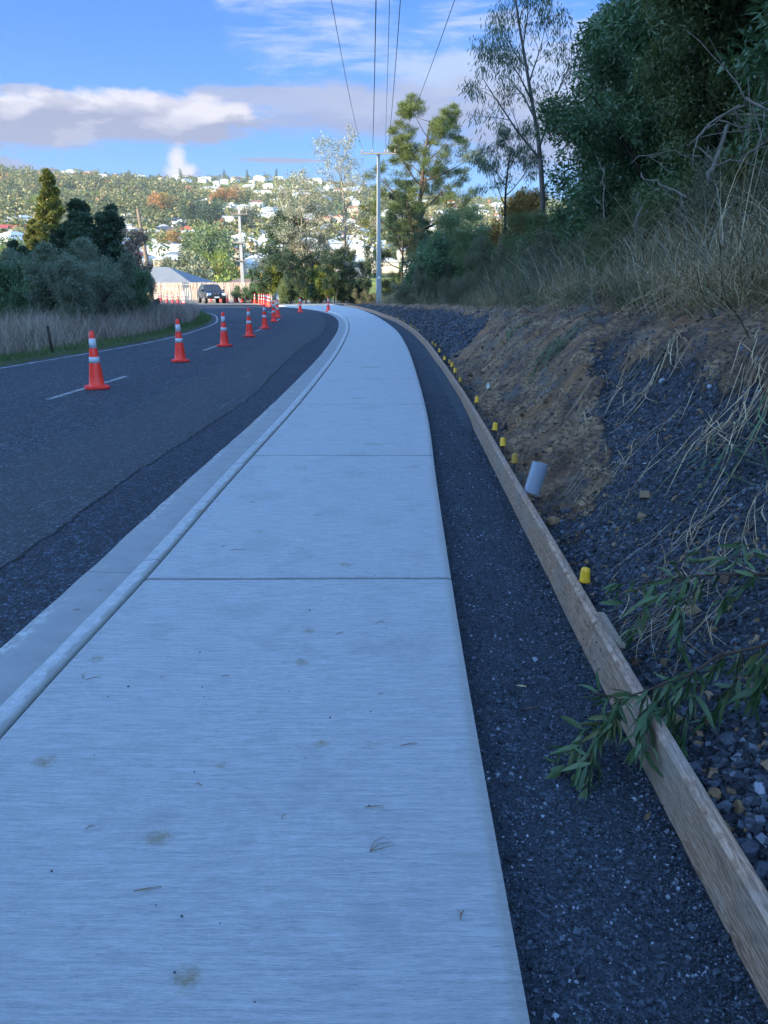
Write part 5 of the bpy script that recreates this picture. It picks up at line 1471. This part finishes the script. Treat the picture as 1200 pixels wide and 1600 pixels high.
straw_bunch(1180, 640, 60, .55, .18, (-.35, -.9), .012, LM['straw'], 'large tangle of cut straw at the right edge of the gravel slope', 1, .12)
straw_bunch(1165, 700, 26, .50, .13, (-.3, -.9), .018, LM['flax'], 'long green blades in the straw tangle at the right edge', 2, .12)
straw_bunch(1130, 830, 60, .55, .20, (-.7, -.7), .007, LM['straw'], 'fan of loose straw below the tangle on the gravel', 3, .04)
straw_bunch(1040, 555, 22, .50, .14, (-.6, -.6), .010, LM['straw'], 'yellow straw lying above the long flat stone', 4, .05)
straw_bunch(870, 540, 14, .55, .07, (-.25, -1), .030, LM['flax'], 'bunch of fresh green blades on the brown clay', 5, .06)
straw_bunch(800, 525, 14, .55, .10, (.1, -1), .035, LM['flax'], 'bunch of green blades at the left edge of the clay', 6, .08)
straw_bunch(905, 510, 16, .6, .13, (-.5, -.8), .022, LM['rushgreen'], 'pale green cut blades above the fresh bunch on the clay', 7, .06)
straw_bunch(945, 735, 24, .40, .12, (-.5, -.8), .007, LM['straw'], 'thin straw scattered between clay and gravel', 8, .04)
straw_bunch(945, 790, 12, .22, .05, (.2, -.9), .007, LM['rushgreen'], 'few short green stalks below the clay face', 9, .04)
straw_bunch(1090, 940, 46, .45, .12, (-.9, -.45), .005, LM['straw'], 'long pale stalks lying between the two leafy branches', 10, .06)
straw_bunch(1000, 570, 40, .6, .30, (-.6, -.8), .009, LM['straw'], 'thin scatter of straw on the upper gravel slope', 11, .03)
straw_bunch(990, 470, 40, .7, .18, (-.7, -.6), .010, LM['straw'], 'leaning sheaf of straw on the crest below the tall grass', 12, .25)
straw_bunch(1150, 565, 30, .6, .22, (-.6, -.8), .008, LM['straw'], 'scatter of straw high at the right edge', 13, .05)
straw_bunch(860, 620, 30, .35, .30, (-.2, -1), .008, LM['straw'], 'short straw stuck to the brown clay face', 14, .03)
straw_bunch(840, 475, 16, .45, .10, (-.2, -.9), .030, LM['flax'], 'green blades at the top left of the clay', 15, .15)


# broad-leaved green plants in the dry grass
def clump(px, py, n, L, w, mat, label, seed):
    c = on_bank(px, py); rg_ = np.random.default_rng(seed)
    V, F, v = blades(c.x + rg_.normal(0, .06, n), c.y + rg_.normal(0, .06, n), np.full(n, c.z - .03), L, w, rg_, lean=.5, curl=.9, segs=6)
    return tag(npmesh('leafy_clump', V, F, mat, attr=v), label, 'plant', 'green clumps on the crest of the bank')


clump(883, 466, 16, .60, .07, LM['flax'], 'broad-leaved green clump at the left end of the dry grass', 1)
clump(1083, 468, 18, .36, .06, LM['flax'], 'small green clump at the foot of the dry grass', 2)
clump(925, 440, 30, 1.05, .04, LM['flax'], 'flax-like clump with arching blades in the dry grass', 3)
clump(1130, 430, 60, 1.15, .022, LM['rushgreen'], 'tall green tussock in the dry grass near the right edge', 4)
clump(1020, 440, 50, .45, .03, LM['yellow'], 'yellow-green ferny tuft low in the dry grass', 5)
clump(1187, 440, 40, .7, .05, LM['bush'], 'dark green leafy plant at the right edge of the crest', 6)


# dead bare branches leaning in the grass
def dead_branch(pts, r0, r1, nside, label, seed, L=.7):
    rg_ = np.random.default_rng(seed); pts = [Vector(p) for p in pts]; P_ = []
    for i in range(len(pts) - 1):
        for f in (0, .25, .5, .75): P_.append(pts[i].lerp(pts[i + 1], f) + Vector(rg_.normal(0, .015, 3)))
    P_.append(pts[-1]); q = MB(); r0, r1 = r0 * .62, r1 * .62; q.tube(P_, list(np.linspace(r0, r1, len(P_))), 7)
    for k in range(nside):
        i = rg_.integers(2, len(P_) - 1); d = (P_[i] - P_[i - 1]).normalized()
        sd_ = Vector(rg_.normal(0, 1, 3)); sd_ = (d * .9 + (sd_ - d * sd_.dot(d)).normalized() * .8).normalized()
        l = L * rg_.uniform(.4, 1); sub = [P_[i]]
        for j in range(5): sd_ = (sd_ + Vector(rg_.normal(0, .16, 3)) + Vector((0, 0, -.06))).normalized(); sub.append(sub[-1] + sd_ * l / 5)
        rr_ = r0 + (r1 - r0) * i / len(P_); q.tube(sub, list(np.linspace(rr_ * .6, .003, 6)), 5)
        if rg_.random() < .7:
            s2 = [sub[2]]; sd_ = (sd_ + Vector(rg_.normal(0, .6, 3))).normalized()
            for j in range(3): s2.append(s2[-1] + sd_ * l / 8)
            q.tube(s2, list(np.linspace(rr_ * .35, .002, 4)), 4)
    o = q.build('dead_branch', M['twig'], smooth=True); return tag(o, label, 'dead branch', 'bare branches fallen across the grass')


dead_branch([PD(1075, 235, 7.4), PD(1105, 200, 7.3), PD(1145, 175, 7.1), PD(1165, 155, 7.0), PD(1205, 175, 6.8), PD(1260, 200, 6.6)], .014, .024, 12, 'arching bare grey branch at the right edge above the grass', 1, 1.0)
dead_branch([PD(1110, 285, 7.2), PD(1122, 240, 7.3), PD(1136, 195, 7.4)], .032, .022, 2, 'thick leaning bare stem standing in the grass', 2, .5)
dead_branch([PD(995, 272, 8.2), PD(1030, 286, 8.0), PD(1072, 308, 7.7)], .010, .018, 5, 'forked pale dead branch lying on top of the grass', 3, .4)
dead_branch([PD(990, 370, 8.0), PD(995, 335, 8.0), PD(998, 300, 8.0)], .02, .012, 2, 'upright pale dead stick in front of the dark bushes', 4, .3)
dead_branch([PD(1115, 260, 7.0), PD(1165, 245, 6.9), PD(1200, 215, 6.8), PD(1250, 170, 6.6)], .010, .018, 10, 'tangle of fine bare twigs below the arching branch', 5, .7)
dead_branch([PD(985, 250, 9.5), PD(1040, 236, 9.3), PD(1095, 245, 9)], .012, .006, 5, 'thin brown bare branch reaching left above the grass', 6, .5)
dead_branch([PD(945, 345, 12), PD(943, 300, 12), PD(944, 262, 12)], .02, .012, 3, 'thin upright dead stem left of the bare branches', 7, .5)


# freshly fallen leafy branches
def leafy_branch(pts, twigs, label, seed, nleaf=9, L=.085, w=.2):
    rg_ = np.random.default_rng(seed); r = empty('fallen_branch', tuple(pts[0]), 0, label, 'fallen branch', 'leafy branches fallen at the near board')
    o0 = Vector(pts[0]); q = MB(); tips = []
    def line(a):
        out = []
        for i in range(len(a) - 1):
            for f in (0, .33, .66): out.append(Vector(a[i]).lerp(Vector(a[i + 1]), f) + Vector(rg_.normal(0, .003, 3)))
        out.append(Vector(a[-1])); return out
    ml = line(pts); q.tube([p - o0 for p in ml], list(np.linspace(.0075, .0022, len(ml))), 6)
    for tw in twigs:
        l_ = line(tw); q.tube([p - o0 for p in l_], list(np.linspace(.0028, .001, len(l_))), 5)
        for i in range(len(l_) - 1): tips.append((l_[i] - o0, (l_[i + 1] - l_[i]).normalized()))
        tips.append((l_[-1] - o0, (l_[-1] - l_[-2]).normalized())); tips.append(tips[-1])
    n = len(ml)
    for i in range(n // 2, n - 1): tips.append((ml[i] - o0, (ml[i + 1] - ml[i]).normalized()))
    q.build('stem', M['twig_brown'], r, True)
    V = []; F = []; at = []
    for p, d in tips:
        for k in range(rg_.integers(max(1, nleaf // 3), nleaf)):
            dd = (d * .9 + Vector(rg_.normal(0, .55, 3)) + Vector((0, 0, -.45))).normalized(); l = L * rg_.uniform(.45, 1.35)
            s_ = dd.cross(Vector(rg_.normal(0, 1, 3))).normalized(); nn = dd.cross(s_); b = len(V); ww = l * w
            p0 = p + Vector(rg_.normal(0, .006, 3)); cv = rg_.uniform(-.12, .12) * l
            for f, wf in ((0, .05), (.2, .38), (.45, .5), (.75, .33), (1, .02)):
                c_ = p0 + dd * l * f + nn * cv * math.sin(f * 3.1) * 1.5 + Vector((0, 0, -.12 * l * f * f))
                V += [c_ - s_ * ww * wf, c_ - nn * ww * .10 * (wf > .1), c_ + s_ * ww * wf]
            for j in range(4):
                a = b + j * 3; F += [(a, a + 1, a + 4, a + 3), (a + 1, a + 2, a + 5, a + 4)]; at += [0, 0]
            tv = rg_.random(); at[-8:] = [tv] * 8
    o = npmesh('leaves', [tuple(v) for v in V], F, LM['branchleaf'], r, smooth=True, attr=at)
    return r


LM['branchleaf'] = mat_leaf('branch_leaf', [(.030, .065, .026), (.055, .105, .042), (.085, .145, .060), (.125, .19, .09), (.16, .15, .06)], .15, .42)
g = lambda px, py, z: P(px, py, z)
leafy_branch([g(1215, 1000, .52), g(1190, 1010, .48), g(1130, 1022, .42), g(1085, 1050, .36), g(1030, 1070, .31), g(968, 1093, .27), g(922, 1080, .25)],
             [[g(968, 1093, .27), g(955, 1120, .20), g(930, 1165, .12), g(905, 1205, .06), g(870, 1195, .04)], [g(955, 1120, .2), g(925, 1135, .12), g(900, 1170, .08)],
              [g(1010, 1075, .29), g(1000, 1120, .22), g(1003, 1165, .17)], [g(1060, 1058, .34), g(1030, 1090, .27), g(1012, 1120, .24)],
              [g(1130, 1024, .42), g(1100, 1060, .30), g(1075, 1110, .20), g(1062, 1150, .12)], [g(1160, 1015, .44), g(1150, 1060, .32), g(1120, 1100, .2), g(1100, 1125, .12)],
              [g(1190, 1010, .48), g(1185, 1040, .38), g(1150, 1080, .26)], [g(1085, 1050, .36), g(1060, 1085, .28), g(1045, 1110, .22)], [g(1200, 1020, .5), g(1200, 1060, .4), g(1180, 1090, .3)],
              [g(930, 1165, .12), g(922, 1210, .05), g(915, 1232, .03)], [g(968, 1093, .27), g(962, 1110, .23), g(958, 1135, .19)]],
             'leafy green branch fallen across the near timber board, tip hanging over the gravel', 1, 6, .085, .18)
leafy_branch([g(1225, 900, .62), g(1180, 897, .58), g(1120, 897, .52), g(1070, 905, .47), g(1020, 908, .42), g(985, 925, .36)],
             [[g(1120, 897, .52), g(1085, 920, .44), g(1060, 945, .38)], [g(1070, 905, .47), g(1040, 930, .40), g(1010, 940, .36), g(975, 942, .34)], [g(1020, 908, .42), g(990, 905, .40), g(965, 915, .36)],
              [g(1180, 897, .58), g(1150, 875, .58), g(1120, 868, .56)], [g(1180, 897, .58), g(1160, 915, .50), g(1130, 935, .42)], [g(1010, 940, .36), g(1000, 965, .30), g(995, 985, .26)],
              [g(1085, 920, .44), g(1060, 968, .33), g(1063, 1005, .26)], [g(1210, 895, .6), g(1195, 865, .62), g(1160, 850, .62)], [g(1070, 905, .47), g(1055, 885, .48), g(1080, 865, .52)]],
             'leafy green branch lying on the gravel above the one on the board', 2, 4, .085, .2)

# ------------------------------------------------------------------ litter on the path
M['needle'] = plain('pine_needle', (.22, .13, .075), .7, .35, 60)
random.seed(12)
needles = [(570, 1261, 0, 28, 'near the lower middle of the near slab, lying straight across'), (578, 1330, .5, 36, 'forked, in the middle of the near slab'), (719, 1437, 1.3, 18, 'small reddish, near the lower right edge of the near slab'),
           (208, 1392, .1, 36, 'pale, low on the left of the near slab'), (625, 1165, .2, 26, 'thin, right of the yellowish stain'), (133, 1295, .6, 12, 'short, near the left side of the near slab'),
           (524, 991, .5, 14, 'pale, just past the middle of the near slab'), (586, 973, .3, 16, 'short, below the first joint'), (345, 1057, .2, 14, 'short, in the upper left part of the near slab'),
           (134, 1062, .5, 20, 'two crossed, close to the kerb'), (130, 1060, 2.0, 15, 'dark, close to the kerb'), (316, 1228, 2.6, 14, 'thin green-brown, left of centre'),
           (359, 860, .3, 22, 'thin, just beyond the first joint'), (345, 855, .7, 10, 'short, second from the kerb beyond the first joint'), (310, 800, .5, 14, 'reddish, caught on the kerb edge'),
           (400, 785, 2.9, 10, 'faint, in the middle of the second slab'), (490, 806, .4, 12, 'faint, right of middle on the second slab'), (145, 923, .1, 22, 'lying in the channel by the near kerb'),
           (105, 955, .2, 26, 'reddish, lying in the channel nearest the camera'), (590, 1085, .3, 10, 'tiny, near the centre of the near slab'), (440, 1280, 1.3, 12, 'small dark, left of the straight one'),
           (250, 1060, 1.2, 8, 'tiny brown, left of the centre of the near slab')]
for k, (px, py, a, lpx, lab) in enumerate(needles):
    zc_ = .008 if 'channel' in lab else ZP + .004
    p = P(px, py, zc_); q = MB(); dist = (p - Vector((0, 0, CZ))).length; l = lpx / 1200 * dist * 1.05
    for j in range(3 if 'forked' in lab or 'reddish' in lab else 2):
        aa = a + (j - .5) * (.5 if 'forked' in lab else .12); b_ = random.uniform(-.3, .3)
        q.tube([(0, 0, 0), (math.cos(aa) * l * .5, math.sin(aa) * l * .5, .0035), (math.cos(aa + b_) * l, math.sin(aa + b_) * l, .0005)], [.0011, .0010, .0005], 5)
    o = q.build('pine_needle', M['needle'], smooth=True); o.location = p
    tag(o, 'dry pine needles, ' + lab, 'pine needle', 'dry pine needles on the concrete')
M['dryleaf'] = plain('dry_leaf', (.36, .30, .16), .7, .3, 60)


def leaf(p, l, w_, rz, mat, label, pitch=.1):
    V = []; F = []
    for i, (f, wf) in enumerate(((0, .04), (.25, .4), (.5, .5), (.8, .3), (1, .02))):
        V += [(f * l, -w_ * wf, .004), (f * l, 0, 0), (f * l, w_ * wf, .005)]
        if i: a = (i - 1) * 3; F += [(a, a + 1, a + 4, a + 3), (a + 1, a + 2, a + 5, a + 4)]
    o = MB().add(V, F).build('dry_leaf', mat, smooth=True); o.location = p; o.rotation_euler = (0, -pitch, rz); return tag(o, label, 'leaf')


leaf(P(806, 1072, .03), .045, .013, -.4, M['dryleaf'], 'pale yellow willow-like leaf lying on the gravel strip')
leaf(P(1007, 1284, .03), .045, .016, .9, plain('brown_leaf', (.14, .09, .05), .7), 'small brown curled leaf on the gravel strip below the branch')
leaf(P(815, 1110, .03), .07, .008, .1, plain('grey_twig', (.10, .07, .05), .8), 'thin brown bark sliver on the gravel strip')
leaf(on_bank(762, 612) + Vector((0, 0, .03)), .11, .05, 1.4, plain('grey_leaf', (.42, .46, .42), .6), 'pale grey-green leaf stuck upright on the clay beside the pins', 1.0)
leaf(on_bank(1003, 730) + Vector((0, 0, .02)), .05, .02, .3, plain('pale_leaf', (.40, .44, .38), .6), 'small pale leaf in the middle of the gravel slope')

# ------------------------------------------------------------------ the far hillside: houses and trees
def vis(x, y): return True


M['hw'] = [plain('hill_wall_white', (.50, .48, .44), .8, .05, .1), plain('hill_wall_cream', (.42, .35, .26), .8, .05, .1), plain('hill_wall_grey', (.26, .25, .24), .8, .05, .1)]
kinds = [('white house with pale roof', 0, 'roof_white', 13, 8), ('white house with grey roof', 0, 'roof_grey', 15, 9), ('white house with brown roof', 0, 'roof_brown', 14, 8.5), ('cream house with pale grey roof', 1, 'roof_pale', 12, 8),
         ('cream house with terracotta roof', 1, 'roof_terra', 13, 9), ('white house with red roof', 0, 'roof_red', 14, 9), ('grey house with dark roof', 2, 'roof_dark', 13, 8), ('long low white building', 0, 'roof_pale', 24, 9)]
protos = []
for k, (lab, wi, rf, lx, ly) in enumerate(kinds):
    protos.append(hip_house('house', (0, 0, -500), 0, lx, ly, 3.6 if k != 7 else 4.2, 1.9, .4, M['hw'][wi], M[rf], lab, detail=False, hip=k % 3 != 2))
rr = random.Random(21); placed = []; used = set()


def zone(r_, a):
    side = 'left' if a < -.30 else ('right' if a > 0 else 'middle')
    hgt = 'on the ridge' if r_ > 1230 else ('high on the hill' if r_ > 880 else ('halfway up' if r_ > 560 else 'at the hill foot'))
    return hgt + ({'left': ', left of the golden conifer', 'right': ', right of the power pole', 'middle': ', above the car'}[side])


def put_house(k, x, y, rz, s=1.0):
    z = float(far_z(x, y)); src = protos[k]
    if k in used: o = copy_tree(src)
    else: o = src; used.add(k)
    o.location = (x, y, z + .7); o.rotation_euler = (0, 0, rz); o.scale = (s, s, s)
    g_ = kinds[k][0] + ' ' + zone(math.hypot(x, y), x / y)
    tag(o, g_, 'house', g_); placed.append((x, y))


def too_close(x, y, d): return any((x - a) ** 2 + (y - b) ** 2 < d * d for a, b in placed)


tries = 0
while len(placed) < 285 and tries < 20000:
    tries += 1
    u = rr.random()
    if u < .70: a = rr.uniform(-.345, -.03); r_ = math.exp(rr.uniform(math.log(330), math.log(1340)))
    elif u < .80: a = rr.uniform(-.40, -.03); r_ = rr.uniform(1240, 1400)
    elif u < .85: a = rr.uniform(-.53, -.43); r_ = rr.uniform(330, 620)
    else: a = rr.uniform(-.0, .20); r_ = math.exp(rr.uniform(math.log(330), math.log(1200)))
    if a < -.22 and r_ > 700 and r_ < 1240: continue
    x, y = a * r_, r_
    if r_ > 620 and fbm(x, y, .006, 2, 50) < -.22: continue
    if -.21 < a < -.10 and 540 < r_ < 640: continue
    if too_close(x, y, 14 + r_ * .008): continue
    u = rr.random(); k = 0 if u < .30 else 1 if u < .48 else 2 if u < .58 else 3 if u < .72 else 4 if u < .80 else 5 if u < .85 else 6 if u < .91 else 7
    put_house(k, x, y, rr.choice((0, 1.57)) + rr.uniform(-.5, .5), rr.uniform(.90, 1.25))

# single trees of the near hillside
MT = {}
for nm, key, seed in (('green', 'olive', 1), ('dark', 'darkcon', 2), ('yellow', 'yellow', 3), ('orange', 'rust', 4), ('grey', 'scrub', 5)):
    rg_ = np.random.default_rng(300 + seed); n = 3400
    r = empty('hillside_tree')
    lob = rg_.normal(0, 1, (11, 3)) * np.array([2.0, 2.0, 1.3]) + np.array([0, 0, 4.6]); li = rg_.integers(0, 11, n)
    off = rvec(rg_, n) * (rg_.random(n) ** .35)[:, None] * 1.7; P0 = lob[li] + off
    V, F = leaf_quads(P0, off + rvec(rg_, n) * .6, .42, .6, rg_)
    MB().tube([(0, 0, -1), (.1, 0, 1.8), (0, 0, 4.5)], [.4, .3, .15], 6).build('trunk', M['bark_dark'], r, True)
    npmesh('crown', V, F, LM[key], r, attr=(rg_.random(11)[li] * .5 + rg_.random(n) * .5))
    MT[nm] = r
names = {'green': 'green rounded tree', 'dark': 'dark green tree', 'yellow': 'yellow autumn tree', 'orange': 'orange autumn tree', 'grey': 'grey-green tree'}
spec = [('green', 275, 425, 190, 1.8), ('grey', 290, 418, 210, 2.0), ('grey', 312, 422, 205, 1.7), ('green', 325, 428, 180, 1.5), ('yellow', 345, 425, 190, 1.5), ('yellow', 352, 415, 220, 1.4), ('orange', 345, 405, 260, 1.5),
        ('yellow', 330, 400, 280, 1.6), ('green', 322, 390, 330, 2.6), ('green', 338, 395, 320, 2.2), ('green', 305, 392, 340, 1.8), ('orange', 268, 380, 420, 1.7), ('green', 360, 430, 170, 1.2), ('green', 245, 425, 170, 1.4), ('green', 235, 410, 200, 1.6),
        ('dark', 325, 352, 620, 3.0), ('dark', 312, 350, 640, 2.4), ('dark', 298, 350, 640, 2.0), ('grey', 382, 350, 640, 2.3), ('orange', 255, 330, 760, 3.0), ('orange', 345, 322, 860, 2.8), ('orange', 362, 322, 870, 2.6),
        ('green', 8, 400, 240, 1.3), ('yellow', 20, 385, 300, 1.4), ('green', 5, 378, 330, 2.0), ('green', 42, 420, 180, 1.2), ('yellow', 655, 440, 160, 1.1), ('green', 690, 420, 210, 1.6), ('green', 620, 430, 190, 1.3), ('green', 705, 395, 260, 1.9), ('dark', 672, 400, 300, 2.0),
        ('yellow', 300, 436, 150, .9), ('green', 395, 440, 150, 1.3), ('green', 200, 430, 170, 1.6)]
ut = set()


def put_tree(nm, x, y, s, g_=None):
    src = MT[nm]
    if nm in ut: o = copy_tree(src)
    else: o = src; ut.add(nm)
    o.location = (x, y, float(far_z(x, y)) - .3); o.rotation_euler = (0, 0, rr.uniform(0, 6)); o.scale = (s, s, s * rr.uniform(.85, 1.15))
    r_ = math.hypot(x, y); g_ = names[nm] + ' ' + ('in the valley just beyond the bend' if r_ < 320 else zone(r_, x / y))
    tag(o, g_, 'tree', g_)


for nm, px, py, d, s in spec:
    p = PD(px, py, d); put_tree(nm, p.x, p.y, s)
for px, d in ((205, 1405), (387, 1400), (352, 1395), (432, 1390), (284, 1380)):
    p = PD(px, 290, d); put_tree('dark', p.x, p.y, 1.5); bpy.context.view_layer.update()
    o = [o for o in COL.objects if o.name.startswith('hillside_tree') and abs(o.location.y - d) < .01][-1]; o.scale = (.75, .75, 2.6)
    tag(o, 'narrow dark tree standing up from the ridge line against the sky', 'tree', 'narrow dark trees on the ridge line')
cnt = 0
while cnt < 130:
    a = rr.uniform(-.40, .20) if rr.random() < .85 else rr.uniform(-.56, -.40); r_ = math.exp(rr.uniform(math.log(300), math.log(1000)))
    x, y = a * r_, r_
    if too_close(x, y, 9): continue
    u = rr.random(); put_tree('green' if u < .42 else 'dark' if u < .6 else 'grey' if u < .78 else 'yellow' if u < .9 else 'orange', x, y, rr.uniform(.7, 1.25) * (1 + .3 * (r_ > 600))); cnt += 1

# the woods that cover the rest of the hill read as one mass
rg_ = np.random.default_rng(400); N = 10500
a = rg_.uniform(-.60, .32, N); r_ = np.exp(rg_.uniform(np.log(420), np.log(1460), N)); left = (a < -.22) & (r_ > 640)
dens = np.where(left, 1.0, np.where(r_ > 700, .46, .34)) * (.6 + .8 * (vn(a * r_, r_, .008, 61) > .42))
k = rg_.random(N) < dens; a, r_ = a[k], r_[k]; x = a * r_; y = r_
pl = np.array(placed)
dmin = np.array([np.min((pl[:, 0] - xx) ** 2 + (pl[:, 1] - yy) ** 2) for xx, yy in zip(x, y)])
k = dmin > 105; x, y = x[k], y[k]; N = len(x); z = far_z(x, y)
per = 50; Rr = rg_.uniform(2.8, 6.5, N); hh = Rr * rg_.uniform(.8, 1.5, N)
off = rvec(rg_, N * per) * (rg_.random(N * per) ** .3)[:, None]; off[:, 2] = np.abs(off[:, 2]) * 1.2 - .1
C = np.repeat(np.stack([x, y, z + hh * .35], 1), per, 0); sc3 = np.repeat(np.stack([Rr, Rr, hh], 1), per, 0)
def crown_cards(P0, nrm, size, rg_, jit=.45):
    nn_ = nrm + jit * rg_.standard_normal(nrm.shape); nn_ /= np.linalg.norm(nn_, axis=1)[:, None]
    a_ = np.cross(nn_, rvec(rg_, len(nn_))); a_ /= np.linalg.norm(a_, axis=1)[:, None]; b_ = np.cross(nn_, a_)
    z_ = (size * rg_.uniform(.6, 1.3, len(nn_)))[:, None]
    V = np.stack([P0 - a_ * z_ * .5, P0 - b_ * z_ * .4, P0 + a_ * z_ * .5, P0 + b_ * z_ * .4], 1); return V.reshape(-1, 3), np.arange(len(P0) * 4).reshape(-1, 4)


off /= np.linalg.norm(off, axis=1)[:, None]; rad_ = .75 + .25 * rg_.random(N * per) + .22 * np.sin(off[:, 0] * 5 + np.repeat(rg_.random(N) * 6, per)) * np.cos(off[:, 1] * 5)
V, F = crown_cards(C + off * sc3 * rad_[:, None], off, 2.2, rg_)
tone = np.clip(.5 * vn(x, y, .01, 70) + .5 * rg_.random(N), 0, 1); hot = rg_.random(N) < .025; tone = np.where(hot, .93 + .07 * rg_.random(N), tone * .80)
LM['wood'] = mat_leaf('leaf_wood', [(.040, .048, .018), (.075, .082, .025), (.115, .118, .034), (.165, .155, .048), (.22, .185, .070), (.20, .13, .07), (.34, .13, .06)], .1)
tag(npmesh('far_woods', V, F, LM['wood'], attr=np.clip(np.repeat(tone, per) + rg_.normal(0, .03, N * per), 0, 1)), kind='stuff')

# ------------------------------------------------------------------ the air
q = MB(); q.box((0, 850, 87), (3600, 3900, 214)); hz_ = q.build('haze', bpy.data.materials.new('haze')); hz_['kind'] = 'stuff'
hm = hz_.data.materials[0]; hm.use_nodes = True; T = NT(hm.node_tree); T.n.clear()
v_ = T.new('ShaderNodeVolumePrincipled'); v_.inputs['Color'].default_value = (.86, .91, 1, 1); v_.inputs['Density'].default_value = .00007; v_.inputs['Anisotropy'].default_value = .2
T.l.new(v_.outputs[0], T.new('ShaderNodeOutputMaterial').inputs['Volume'])

for o in bpy.data.objects:
    if '_used' in o: del o['_used']
S.cycles.max_bounces = 6
S.cycles.volume_bounces = 0
